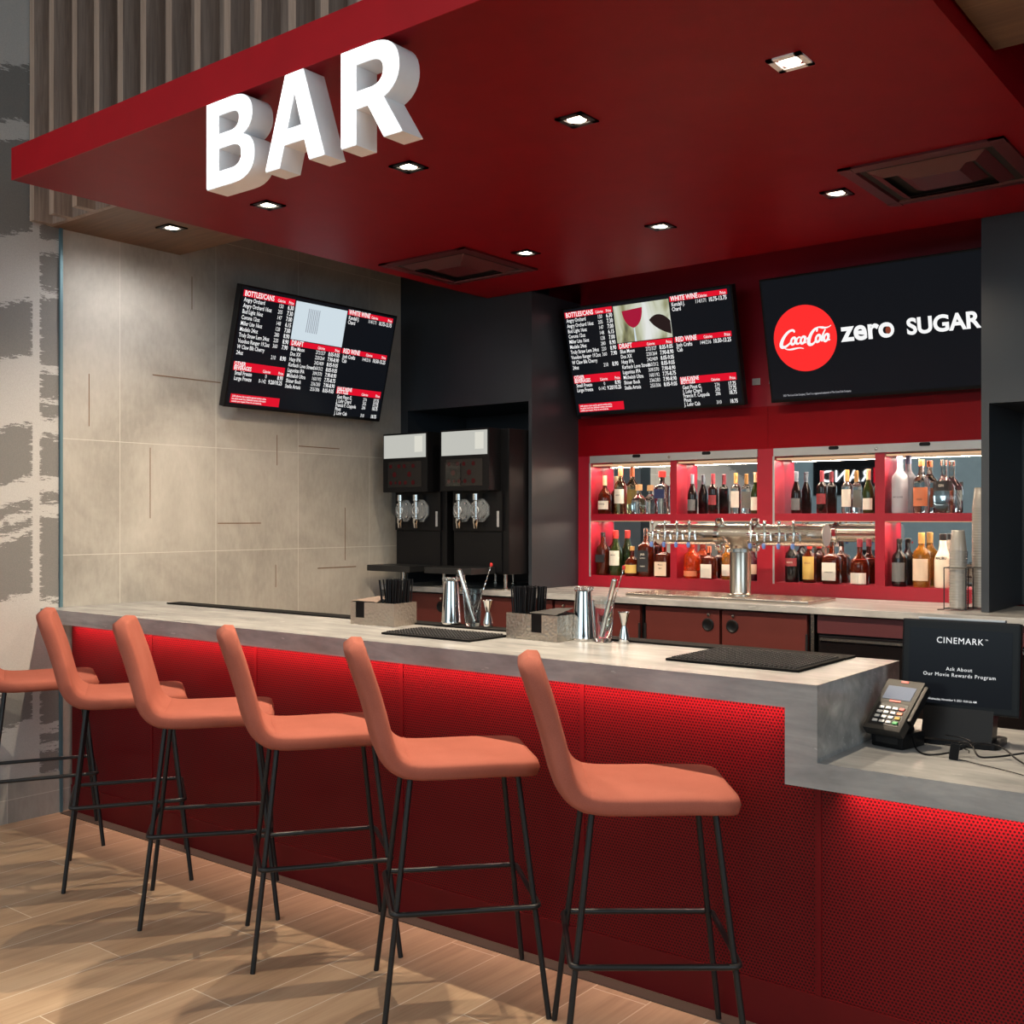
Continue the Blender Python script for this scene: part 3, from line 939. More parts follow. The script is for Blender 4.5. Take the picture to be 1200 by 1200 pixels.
# lower bay under the tower
bottle(-3.372, ZL, .235, .052, 'g_orange', 'caporange', 'orange-red bottle under the left arm of the tap tower', 'std', .9, ('olabel', .06, .2), group=G4)
bottle(-3.25, ZL, .205, .044, 'g_brown', 'caporange', 'dark square bottle with white label just left of tap tower column', 'square', .8, ('label_w', .03, .45), group=G4, sq=.55)
bottle(-3.125, ZL, .235, .034, 'g_gold', 'capgold', 'slim golden bottle beside the tap tower column', 'std', .86, ('label_w', .1, .4), group=G4)
bottle(-2.955, ZL, .20, .040, 'g_purple', 'capmaroon', 'dark purple bottle just right of tap tower column', 'std', .86, ('beige', .2, .5), group=G4)
# lower bay right of the tower
bottle(-2.700, ZL, .265, .041, 'g_black', 'capblack', 'black bottle with red and cream label right of tap tower', 'std', .88, ('rlabel', .36, .54), group=G4, txt=('label_w', [('BAILEYS', .43, .013)]))
bottle(-2.592, ZL, .25, .039, 'g_brown', 'capred', 'brown bottle with yellow label under right arm of the tap tower', 'std', .8, ('ylabel', .08, .62), group=G4, txt=('rlabel', [('KAHLUA', .45, .013)]))
bottle(-2.455, ZL, .245, .048, 'g_brown', 'capblack', 'square amber bottle with pale label and black cap below tower end', 'square', .88, ('label_w', .08, .5), group=G4, sq=.5, txt=('ink', [('DISARONNO', .26, .011)]))
bottle(-2.29, ZL, .262, .051, 'g_brown', 'capmaroon', 'round brown bottle with red ribbon and white label on lower shelf', 'squat', .82, ('label_w', .02, .26), group=G4, extra=[('ribbon', 'capred', .48, .56, .78)])
bottle(-2.065, ZL, .265, .040, 'g_black', 'capblack', 'black rum bottle with grey label on lower right shelf', 'std', .90, ('glabel', .1, .5), group=G4)
bottle(-1.943, ZL, .30, .046, 'g_gold', 'capgold', 'golden rum bottle with pale pictorial label on lower right shelf', 'std', .80, ('beige', .12, .52), group=G4)
bottle(-1.828, ZL, .295, .045, 'g_white', 'capblack', 'white bottle with black cap on lower right shelf beside cups', 'taper', .88, None, group=G4)
t = bpy.data.objects['liquor_bottle']
for o in COL.objects:
    if o.get('label', '').startswith('white bottle with black cap'):
        me = text_mesh([('MALIBU', 0, .155, .022, 'CENTER', .02, .8)])
        for v in me.vertices:
            ang = v.co.x / .0455 - pi / 2
            v.co.x, v.co.y = .0455 * cos(ang), .0455 * sin(ang)
        link('label_print', me, 'ink', o)
    if o.get('label', '').startswith('tall frosted'):
        me = text_mesh([('GREY GOOSE', 0, .085, .012, 'CENTER', .01, .8)])
        for v in me.vertices:
            ang = v.co.x / .0445 - pi / 2
            v.co.x, v.co.y = .0445 * cos(ang), .0445 * sin(ang)
        link('label_print', me, 'navy', o)

# ------------------------------------------------------------------ beer tower and drip tray
dt = thing('drip_tray', 'flat steel drip tray on the back worktop under the beer tower', 'drip tray', (-2.86, 5.6, 1.0755))
MB().box(-0.56, -0.19, 0, 0.56, 0.19, 0.018, 0.004).build('tray', 'steel', dt)
gr = MB()
for k in range(30):
    x = -0.53 + k * 0.0365
    gr.box(x, -0.17, 0.018, x + 0.02, 0.17, 0.0205)
gr.build('grate', 'steel', dt)

bt = thing('beer_tower', 'stainless T-shaped beer tower with eight taps on back worktop', 'beer tower', (-2.78, 5.6, 1.0965))
ZT = 1.438 - 1.0965
MB().lathe([(0, 0), (0.075, 0), (0.075, 0.008), (0.062, 0.012), (0.0595, 0.018), (0.0595, ZT - 0.10), (0.066, ZT - 0.098), (0.066, ZT - 0.08), (0.0595, ZT - 0.078), (0.062, ZT - 0.07), (0.074, ZT - 0.05), (0.095, ZT - 0.03), (0.11, ZT - 0.01), (0.0, ZT - 0.01)], 36).build('column', 'steel', bt, smooth=40)
mx = Matrix.Translation((0, 0, ZT)) @ Matrix.Rotation(pi / 2, 4, 'Y')
MB().lathe([(0, -0.535), (0.05, -0.535), (0.06, -0.525), (0.06, 0.492), (0.062, 0.495), (0.062, 0.503), (0, 0.503)], 36, mtx=mx).build('crossbar', 'steel', bt, smooth=40)
MB().lathe([(0, 0.5031), (0.058, 0.5031), (0.058, 0.505), (0, 0.506)], 36, mtx=mx).build('end_cap', 'grey', bt, smooth=40)
for x in (-0.125, 0.095):
    m = Matrix.Translation((x, 0, ZT)) @ Matrix.Rotation(pi / 2, 4, 'Y')
    c = MB().lathe([(0.0602, -0.014), (0.067, -0.012), (0.067, 0.012), (0.0602, 0.014)], 36, mtx=m).build('clamp_ring', 'chrome', bt, smooth=40)
    for dz in (0.075, -0.075):
        m = Matrix.Translation((x, -0.01, ZT + dz))
        MB().lathe([(0, -0.02), (0.02, -0.016), (0.026, 0), (0.02, 0.016), (0, 0.02)], 16, mtx=m).build('clamp_knob', 'chrome', c, smooth=40)
for k in range(8):
    a = 2 * pi * k / 8
    MB().box(-0.008, -0.078, ZT - 0.098, 0.008, -0.0665, ZT - 0.08, mtx=Matrix.Rotation(a, 4, 'Z')).build('collar_lug', 'chrome', bt)
for i, x in enumerate((-0.51, -0.427, -0.347, -0.267, 0.114, 0.195, 0.28, 0.362)):
    f = MB().tube([(x, -0.055, ZT + 0.004), (x, -0.10, ZT + 0.004)], 0.012, 12).tube([(x, -0.098, ZT + 0.012), (x, -0.104, ZT - 0.035), (x, -0.112, ZT - 0.052)], 0.009, 10, r2=0.007).tube([(x, -0.1, ZT + 0.004), (x, -0.104, ZT + 0.055)], 0.0055, 8).tube([(x - 0.026, -0.092, ZT + 0.0), (x + 0.03, -0.092, ZT + 0.0)], 0.0125, 10).tube([(x + 0.03, -0.092, ZT - 0.002), (x + 0.034, -0.092, ZT - 0.03)], 0.007, 8).build('tap', 'chrome', bt, smooth=40)
    MB().lathe([(0, -0.014), (0.007, -0.012), (0.011, 0), (0.007, 0.012), (0, 0.014)], 14, c=(x, -0.104, ZT + 0.066)).build('tap_knob', 'chrome', f, smooth=40)
    MB().lathe([(0, -0.016), (0.008, -0.014), (0.0115, 0), (0.009, 0.014), (0, 0.016)], 14, c=(x, -0.114, ZT - 0.06)).build('blue_plug', M('blue_plug_%d' % i, (88, 116, 176), .4) if i == 0 else bpy.data.materials['blue_plug_0'], f, smooth=40)

# ------------------------------------------------------------------ slush machines in the alcove
def slush(x0, label, plastic):
    t = thing('slush_machine', label, 'drink machine', (x0, 5.22, 1.0755), group='slush machines in the black alcove')
    W_ = 0.47
    MB().box(0.01, 0.12, 0.10, W_, 0.80, 1.02, 0.006).build('body', 'blackp', t)
    d = MB().box(0.0, 0.0, 0.628, 0.405, 0.119, 1.02, 0.006).build('door', 'blackp', t)
    MB().box(0.012, -0.003, 0.855, 0.393, -0.0005, 1.008).build('lit_merchandiser', 'e_merch', d)
    MB().box(0.295, -0.0045, 0.89, 0.365, -0.0032, 0.995).build('notice', 'e_notice', d)
    p = MB().box(0.05, -0.002, 0.66, 0.355, -0.0005, 0.83).build('touch_panel', MT['g_black'], d)
    for xx, zz, r in ((.075, .80, .014), (.15, .80, .014), (.20, .80, .014), (.28, .80, .014), (.11, .745, .018), (.245, .745, .018), (.075, .69, .014), (.12, .69, .01), (.16, .69, .014), (.21, .69, .014), (.28, .69, .016)):
        MB().poly([(xx + r * cos(2 * pi * k / 14), -0.0026, zz + r * sin(2 * pi * k / 14)) for k in range(14)]).build('icon', 'e_darkred', p)
    if plastic:
        bg = MB()
        for k in range(26):
            xx, zz = .04 + .14 * random.random(), .665 + .14 * random.random()
            bg.quad((xx, -.004, zz), (xx + .01, -.008, zz + .004), (xx + .014, -.005, zz + .014), (xx + .002, -.009, zz + .01))
        bg.box(.045, -.0066, .66, .175, -.0056, .81)
        bg.build('plastic_bag', 'g_clear', p)
    MB().box(0.02, 0.10, 0.375, 0.43, 0.119, 0.628).build('barrel_panel', 'blackp', t)
    for bx in (0.11, 0.255):
        m = Matrix.Translation((bx, 0.099, 0.505)) @ Matrix.Rotation(pi / 2, 4, 'X')
        v = MB().lathe([(0.0, 0.0), (0.080, 0.0), (0.080, 0.012), (0.070, 0.016), (0.062, 0.034), (0.02, 0.04), (0, 0.04)], 8, mtx=m).build('barrel_cover', 'g_cover', t)
        MB().lathe([(0.0, -.115), (0.014, -.115), (0.018, -.085), (0.021, -.08), (0.021, -.05), (0.013, -.045), (0.013, .06), (0.02, .065), (0.02, .105), (0, .11)], 16, c=(bx, 0.052, 0.505)).build('dispense_valve', 'chrome', v, smooth=40)
        bo = MB()
        for k in range(4):
            a = pi / 4 + k * pi / 2
            mm = Matrix.Translation((bx + .058 * cos(a), 0.078, 0.505 + .058 * sin(a))) @ Matrix.Rotation(pi / 2, 4, 'X')
            bo.lathe([(0, 0.014), (0.007, 0.012), (0.008, 0)], 10, mtx=mm)
        bo.build('bolts', 'chrome', v)
        mm = Matrix.Translation((bx, 0.05, 0.505)) @ Matrix.Rotation(pi / 2, 4, 'X')
        MB().lathe([(0.024, 0.0), (0.030, 0.004), (0.024, 0.008)], 18, mtx=mm).build('seal_ring', 'grey', v, smooth=40)
    MB().box(0.39, 0.095, 0.40, 0.408, 0.0995, 0.50, 0.003).build('switch_plate', 'grey', t)
    MB().box(0.04, 0.108, 0.11, 0.42, 0.1195, 0.365, 0.003).build('lower_panel', 'blackp', t)
    MB().box(-0.02, -0.13, 0.105, 0.37, 0.107, 0.145, 0.004).build('drip_tray', 'blackm', t)
    for lx, ly in ((0.05, 0.16), (0.41, 0.16), (0.05, 0.7), (0.41, 0.7), (0.24, -0.05)):
        MB().lathe([(0, 0), (0.022, 0), (0.022, 0.008), (0.012, 0.012), (0.012, 0.1045), (0, 0.1045)], 14, c=(lx, ly, 0)).build('leg', 'steel', t, smooth=40)


slush(-5.225, 'black slush machine at left in the alcove', False)
slush(-4.705, 'black slush machine at right in the alcove with plastic bag on its panel', True)

# ------------------------------------------------------------------ televisions
def tv(label, loc, rz, W_, tilt):
    t = thing('television', label, 'television', loc, (tilt, 0, rz))
    H_ = 0.715
    MB().box(0, -0.02, 0, W_, 0.028, H_, 0.004).build('bezel', 'blackp', t)
    MB().box(0.012, -0.0212, 0.018, W_ - 0.012, -0.0203, H_ - 0.012).build('screen', 'e_scr', t)
    MB().box(W_ * .3, 0.0285, H_ * .15, W_ * .7, 0.05, H_ * .75).build('rear_housing', 'blackp', t)
    MB().box(W_ * .42, 0.0505, H_ * .06, W_ * .58, 0.062, H_ * .2).build('wall_bracket', 'blackm', t)
    return t, H_


def menu(t, W_, H_, wine):
    X = lambda f: f * W_
    Z = lambda f: (1 - f) * H_
    for a, b, c, d in ((.015, .04, .315, .092), (.323, .377, .648, .424), (.656, .032, .972, .075), (.656, .376, .972, .42), (.018, .62, .316, .692), (.662, .72, .974, .782), (.027, .885, .313, .96)):
        MB().quad((X(a), -0.0222, Z(d)), (X(c), -0.0222, Z(d)), (X(c), -0.0222, Z(b)), (X(a), -0.0222, Z(b))).build('menu_heading', 'e_red', t)
    it = []
    S = 0.034
    q = .72

    def add(s, x, y, size=S, al='LEFT', bold=.012, sx=q):
        it.append((s, X(x), Z(y), size, al, bold, sx))
    for s, x, y in (('BOTTLES/CANS', .022, .086), ('DRAFT', .33, .418), ('WHITE WINE', .662, .07), ('RED WINE', .664, .415)):
        add(s, x, y, .043, bold=.02)
    add('OTHER', .022, .652, .034, bold=.02)
    add('BEVERAGES', .022, .686, .034, bold=.02)
    add('HALF WINE', .666, .752, .034, bold=.02)
    add('BOTTLES', .666, .78, .034, bold=.02)
    for x, y in ((.235, .083), (.52, .417), (.84, .07), (.845, .412), (.21, .684), (.86, .775)):
        add('Calories', x, y, .024, 'CENTER')
    for x, y in ((.308, .085), (.64, .418), (.965, .07), (.965, .413), (.31, .684), (.968, .775)):
        add('Price', x, y, .026, 'RIGHT')
    rows = [('Angry Orchard', '150', '6.30'), ('Angry Orchard 16oz', '205', '7.30'), ('Bud Light 16oz', '147', '7.00'), ('Corona 12oz', '148', '6.15'), ('Miller Lite 16oz', '128', '7.00'), ('Modelo 24oz', '280', '8.90'), ('Truly Straw Lem 24oz', '220', '8.90'), ('Voodoo Ranger 19.2oz', '360', '7.90'), ('W Claw Blk Cherry', '', ''), ('24oz', '210', '8.90')]
    for i, (a, b, c) in enumerate(rows):
        y = .132 + i * .0478
        add(a, .022, y)
        if b:
            add(b, .25, y, .034, 'RIGHT', .0)
            add(c, .312, y, .037, 'RIGHT', .02)
    rows = [('Blue Moon', '272/327', '8.05-9.05'), ('Dos XX', '220/264', '7.90-8.90'), ('Hazy IPA', '242/409', '8.05-9.05'), ('Karbach Love Street', '260/312', '8.05-9.05'), ('Lagunitas IPA', '309/370', '7.90-8.90'), ('Michelob Ultra', '160/192', '7.75-8.75'), ('Shiner Bock', '236/283', '7.90-8.90'), ('Stella Artois', '255/306', '8.05-9.05')]
    for i, (a, b, c) in enumerate(rows):
        y = .462 + i * .0462
        add(a, .332, y)
        add(b, .55, y, .033, 'RIGHT', .0)
        add(c, .645, y, .035, 'RIGHT', .02)
    for x, y, a, b2, b, c in ((.664, .11, 'Kendall J.', 'Chard', '114/171', '10.75-13.75'), (.666, .455, 'Josh Crafts', 'Cab', '144/216', '10.50-13.25')):
        add(a, x, y + .005)
        add(b2, x, y + .045)
        add(b, .86, y + .005, .033, 'RIGHT', 0)
        add(c, .968, y + .005, .035, 'RIGHT', .02)
    for i, (a, b, c) in enumerate((('Gest Pinot G.', '274', '17.75'), ('J. Lohr Chard', '305', '17.75'), ('Francis F. Coppola', '286', '18.75'), ('Pinot', '', ''), ('J. Lohr Cab', '310', '18.75'))):
        y = .825 + i * .037
        add(a, .672, y, .033)
        if b:
            add(b, .88, y, .032, 'RIGHT', 0)
            add(c, .968, y, .033, 'RIGHT', .02)
    for i, (a, b, c) in enumerate((('Small Freeze', '0', '8.90'), ('Large Freeze', '0-142', '9.20/10.25'))):
        y = .728 + i * .043
        add(a, .03, y)
        add(b, .215, y, .033, 'RIGHT', 0)
        add(c, .312, y, .035, 'RIGHT', .02)
    for i, s in enumerate(('2,000 calories a day is used for general nutrition advice,', 'but calorie needs vary. Additional nutrition information', 'available upon request. Prices do not include tax.')):
        add(s, .035, .91 + i * .021, .0155, bold=.015)
    link('menu_text', text_mesh(it), 'e_white', t, (0, -0.0232, 0))
    a, b, c, d = .322, .045, .65, .37
    pc = MB().quad((0, 0, 0), (X(c - a), 0, 0), (X(c - a), 0, (d - b) * H_), (0, 0, (d - b) * H_)).build('picture', 'e_wine' if wine else 'e_pic', t, (X(a), -0.0222, Z(d)))
    if wine:
        g = [(.06, .195), (.21, .205)] + bez((.21, .205), (.205, .12), (.165, .09), (.135, .085)) + bez((.135, .085), (.10, .09), (.065, .13), (.06, .195))[:-1]
        MB().poly([(x, -0.001, z) for x, z in g]).build('pictured_glass', 'e_wred', pc)
        MB().poly([(x, -0.0012, z) for x, z in [(.132, .0), (.145, .0), (.142, .085), (.134, .085)]]).build('pictured_stem', 'e_pic', pc)
        MB().poly([(x, -0.001, z) for x, z in bez((.25, .12), (.30, .17), (.36, .15), (.398, .10)) + [(.398, .02)] + bez((.398, .02), (.34, .04), (.28, .07), (.25, .12))[1:-1]]).build('pictured_bottle', EM('screen_dark_brown', (44, 30, 30), .8), pc)
    else:
        s = MB()
        for k in range(7):
            s.quad((.105 + k * .014, -.001 - k * .0001, .055), (.11 + k * .014, -.001 - k * .0001, .055), (.112 + k * .014, -.001 - k * .0001, .2), (.107 + k * .014, -.001 - k * .0001, .2))
        s.build('pictured_blur', 'e_smear', pc)


T1 = math.atan(0.17 / 0.7)
t, H_ = tv('tilted menu television on the tiled left wall', (XW + 0.085, 3.945, 2.187), radians(90), 1.272, T1)
menu(t, 1.272, H_, False)
t, H_ = tv('tilted menu television with wine picture on the red rear wall', (-4.15, 5.975, 2.21), 0, 1.222, T1)
menu(t, 1.222, H_, True)
t, H_ = tv('large dark television with red drink logo at right of rear wall', (-2.757, 5.975, 2.21), 0, 1.235, T1)
# logo
cx, cz, R_ = 0.243, 0.356, 0.187
MB().poly([(cx + R_ * cos(2 * pi * k / 64), -0.0222, cz + R_ * sin(2 * pi * k / 64)) for k in range(64)]).build('logo_disc', 'e_coke', t)


def ribbon(mb, pts, w0, w1=None, y=0.0, mapf=lambda p: p):
    n = len(pts)
    w1 = w0 if w1 is None else w1
    pr = []
    for i, p in enumerate(pts):
        a, b = Vector(pts[max(0, i - 1)]), Vector(pts[min(n - 1, i + 1)])
        d = (b - a).normalized()
        nn = Vector((-d.y, d.x))
        ww = (w0 + (w1 - w0) * abs(2 * i / (n - 1) - 1)) / 2
        p = Vector(p)
        pr.append((p + nn * ww, p - nn * ww))
    for (a, b), (c, d) in zip(pr, pr[1:]):
        mb.quad(*[(mapf(q)[0], y, mapf(q)[1]) for q in (a, b, d, c)])


def script_logo():
    """flowing script word in a 10 x 4 box: two tall swash capitals joined by small round letters"""
    mb = MB()
    k = 0
    sh = 0.28

    def mp(p):
        return ((p[0] + sh * p[1]) * 0.0305 + 0.080, p[1] * 0.0305 + 0.303)
    strokes = []
    # first capital and its tail
    strokes.append((bez((2.6, 3.0), (2.5, 3.7), (1.3, 3.7), (.6, 2.2), 10) + bez((.6, 2.2), (0, .8), (.5, .3), (1.2, .5), 10)[1:] + bez((1.2, .5), (1.7, .7), (2.0, 1.0), (2.3, 1.4), 6)[1:], .62, .22))
    strokes.append((bez((.9, .45), (2.2, -.7), (3.6, .5), (5.0, -.15), 14), .30, .08))
    # o c a
    def ring(x, z, rx, rz):
        return [(x + rx * cos(a), z + rz * sin(a)) for a in [2 * pi * i / 16 for i in range(17)]]
    strokes.append((ring(2.65, 1.45, .42, .62), .36, .36))
    strokes.append((bez((4.0, 1.95), (3.6, 2.3), (3.1, 1.7), (3.3, 1.1), 6) + bez((3.3, 1.1), (3.5, .7), (3.9, .8), (4.2, 1.2), 6)[1:], .36, .2))
    strokes.append((ring(4.55, 1.45, .42, .62), .36, .36))
    strokes.append((bez((5.0, 2.1), (4.9, 1.5), (4.9, .9), (5.3, .95), 6), .36, .2))
    strokes.append(([(5.25, 1.6), (5.9, 1.75)], .3, .3))
    # second capital with its long top swash
    strokes.append((bez((7.0, 2.7), (7.2, 3.6), (6.4, 3.5), (5.9, 2.2), 10) + bez((5.9, 2.2), (5.5, .8), (5.9, .3), (6.6, .5), 10)[1:] + bez((6.6, .5), (6.9, .7), (7.0, .9), (7.2, 1.3), 5)[1:], .6, .22))
    strokes.append((bez((6.5, 3.3), (7.6, 3.9), (8.4, 2.7), (9.6, 3.6), 14), .34, .1))
    strokes.append((ring(7.5, 1.45, .42, .62), .36, .36))
    strokes.append((bez((8.6, 3.0), (8.2, 2.0), (8.0, .8), (8.5, .95), 8), .36, .2))
    strokes.append((ring(9.05, 1.45, .42, .62), .36, .36))
    strokes.append((bez((9.5, 2.1), (9.4, 1.5), (9.4, .9), (9.9, 1.0), 6), .36, .16))
    for i, (p, a, b) in enumerate(strokes):
        ribbon(mb, p, a * 1.2, b * 1.35, -0.0232 - i * 0.00008, mp)
    return mb


script_logo().build('logo_script', 'e_white', t)
for wd in (('zero', .458, .318, .158, 'LEFT', .03, 1.0), ('SUGAR', .815, .318, .118, 'LEFT', .034, .99)):
    link('logo_word', text_mesh([wd]), 'e_white', t, (0, -0.0232, 0))
link('small_print', text_mesh([('(c) 2021 The Company. "Zero" is a registered trademark of The Coca-Cola Company.'.replace('(c) 2021 The Company.', '2021 The Coca-Cola Company,'), .08, .034, .0155, 'LEFT', .015, .68)]), 'e_grey', t, (0, -0.0232, 0))
MB().poly([(.716 + .015 * cos(2 * pi * k / 16), -.0234, .352 + .02 * sin(2 * pi * k / 16)) for k in range(16)]).build('cup_mark', EM('screen_brown', (150, 70, 50), .8), t)
# wall bracket arms seen beside the screens
for x, lb in ((-2.91, 'small grey bracket plate right of the wine menu television'), (-2.80, 'small grey bracket plate left of the red logo television')):
    tag(MB().box(x - 0.025, 6.07, 2.335, x + 0.025, 6.0795, 2.375, 0.002).build('bracket_plate', 'grey'), lb, 'bracket')

# ------------------------------------------------------------------ stacked cups in a wire rack
rk = thing('cup_rack', 'black wire rack holding the cup stacks on back worktop', 'rack', (-1.56, 5.62, 1.0755))
wr = MB()
for (x0, y0, x1, y1) in ((-.092, -.075, .012, .045), (-.012, .05, .08, .16)):
    wr.tube([(x0, y0, .008), (x1, y0, .008), (x1, y1, .008), (x0, y1, .008)], .0032, 6, closed=True)
    wr.tube([(x0, y0, .21), (x1, y0, .21), (x1, y1, .21), (x0, y1, .21)], .0028, 6, closed=True)
    for px, py in ((x0, y0), (x1, y0), (x1, y1), (x0, y1)):
        wr.tube([(px, py, .003), (px, py, .21)], .0028, 6)
    for k in range(1, 4):
        xx = x0 + (x1 - x0) * k / 4
        wr.tube([(xx, y0, .008), (xx, y1, .008)], .0022, 6)
wr.tube([(-.092, -.075, .004), (-.12, -.09, .003)], .0032, 6)
wr.build('wire_frame', 'blackm', rk)
cupm = MB().lathe([(0, .001), (.029, 0), (.030, .002), (.0405, .098), (.043, .099), (.043, .103), (.039, .103), (.028, .004), (0, .003)], 24).build('plastic_cup', 'cup', smooth=40)
first = True
for (cx_, cy_, n, lb) in ((-1.602, 5.605, 22, 'clear plastic cup in the shorter stack in the wire rack'), (-1.527, 5.725, 38, 'clear plastic cup in the taller stack beside charcoal enclosure')):
    for k in range(n):
        c = cupm if first else cupm.copy()
        if not first:
            COL.objects.link(c)
        first = False
        c.location = (cx_, cy_, 1.0755 + .013 + .103 + k * .0133)
        c.rotation_euler = (pi, 0, 0)
        tag(c, lb, 'cup', 'clear cups stacked in the wire rack, ' + ('shorter stack' if n == 22 else 'taller stack'))

# ------------------------------------------------------------------ bar-top items
ZB = 1.0675


def bar_mat(x, y, w_, d_, label, rz=0.0, group='rubber bar mats on the raised worktop'):
    t = thing('bar_mat', label, 'bar mat', (x, y, ZB), (0, 0, rz), group)
    MB().box(-w_ / 2, -d_ / 2, 0, w_ / 2, d_ / 2, .008, .002).build('mat_base', 'rubber', t)
    nb = MB()
    nx, ny = int(w_ / .0165), int(d_ / .0165)
    for i in range(nx):
        for j in range(ny):
            cx_, cy_ = -w_ / 2 + .01 + (i + .5) * (w_ - .02) / nx, -d_ / 2 + .01 + (j + .5) * (d_ - .02) / ny
            r0, r1 = .0062, .0042
            lo = [nb.bm.verts.new((cx_ + r0 * cos(k * pi / 3), cy_ + r0 * sin(k * pi / 3), .0078)) for k in range(6)]
            hi = [nb.bm.verts.new((cx_ + r1 * cos(k * pi / 3), cy_ + r1 * sin(k * pi / 3), .0135)) for k in range(6)]
            for k in range(6):
                nb.bm.faces.new((lo[k], lo[(k + 1) % 6], hi[(k + 1) % 6], hi[k]))
            nb.bm.faces.new(hi)
    nb.build('mat_nubs', 'nub', t)
    return t


bar_mat(-2.865, 3.2, .46, .235, 'black rubber bar mat left, in front of cocktail shaker')
bar_mat(-1.57, 3.268, .455, .365, 'black rubber bar mat at right end of the raised worktop')
rm = tag(MB().box(-5.1, 3.455, ZB, -1.34, 3.548, ZB + .007, .002).build('rail_mat', 'rubber'), 'long narrow black rubber rail mat along rear edge of bar', 'bar mat')


def caddy(x, y, rz, label, flip):
    t = thing('napkin_caddy', label, 'napkin holder', (x, y, ZB), (0, 0, rz), 'napkin caddies on the bar')
    W_, D_, H_ = .25, .15, .098
    th = .002
    s = MB()
    s.box(-W_ / 2, -D_ / 2, 0, W_ / 2, D_ / 2, th)
    # front wall with the napkin slot
    xs0, xs1 = (-.095, -.045) if flip else (.0, .05)
    s.box(-W_ / 2, -D_ / 2, th, xs0, -D_ / 2 + th, H_).box(xs1, -D_ / 2, th, W_ / 2, -D_ / 2 + th, H_).box(xs0, -D_ / 2, th, xs1, -D_ / 2 + th, .03)
    if flip:
        pass
    s.box(-W_ / 2, D_ / 2 - th, th, W_ / 2, D_ / 2, H_)
    s.box(-W_ / 2, -D_ / 2 + th, th, -W_ / 2 + th, D_ / 2 - th, H_).box(W_ / 2 - th, -D_ / 2 + th, th, W_ / 2, D_ / 2 - th, H_)
    xd = .03 if flip else -.02
    s.box(xd - th / 2, -D_ / 2 + th, th, xd + th / 2, D_ / 2 - th, H_)
    s.build('hammered_box', 'hammer', t)
    a, b = (-W_ / 2 + .006, xd - .006) if flip else (xd + .006, W_ / 2 - .006)
    nap = thing('napkin_stack', 'stack of black napkins in the %s caddy' % ('left' if flip else 'right'), 'napkins', (x, y, ZB + .0025), (0, 0, rz), 'napkins in the caddies')
    for k in range(2):
        MB().box(a, -D_ / 2 + .004 + k * .071, 0, b, -D_ / 2 + .07 + k * .071, .098, .002).build('napkin_fold', 'blackp', nap)
    mb = MB()
    mb.quad((a - .005, -D_ / 2 + .0, .101), (b + .0, -D_ / 2 + .002, .099), (b - .01, .05, .118), (a + .03, .06, .112))
    mb.build('loose_napkin', M('brown_napkin' if flip else 'black_napkin', (112, 96, 86) if flip else (40, 38, 38), .8), nap)
    # straws standing in the other compartment
    c0, c1 = (xd + .012, W_ / 2 - .012) if flip else (-W_ / 2 + .012, xd - .012)
    rot = Matrix.Translation((x, y, ZB + .003)) @ Matrix.Rotation(rz, 4, 'Z')
    side = 'left' if flip else 'right'
    proto = None
    for i in range(11):
        for j in range(5):
            bx = c0 + (c1 - c0) * (i + .5) / 11 + random.uniform(-.001, .001)
            by = -D_ / 2 + .02 + (D_ - .04) * (j + .5) / 5
            lean_x = (i - 5) * .035 + random.uniform(-.07, .07)
            if flip and i < 2 and j == 0:
                lean_x -= .18
            if proto is None:
                proto = MB().tube([(0, 0, 0), (0, 0, .195)], .0034, 7).build('drinking_straw', 'blackp')
                s_ = proto
            else:
                s_ = proto.copy()
                COL.objects.link(s_)
            ly = random.uniform(-.05, .05)
            s_.matrix_world = rot @ Matrix.Translation((bx, by, 0)) @ Matrix.Rotation(lean_x * .55, 4, 'Y') @ Matrix.Rotation(ly * .5, 4, 'X')
            tag(s_, 'black drinking straw standing in the %s napkin caddy' % side, 'straw', 'straws in the %s caddy' % side)


caddy(-3.385, 3.385, radians(4), 'hammered steel napkin caddy with straws, left on the bar behind left mat', True)
caddy(-2.495, 3.36, radians(-2), 'hammered steel napkin caddy with straws, right, beside the right cocktail shaker', False)


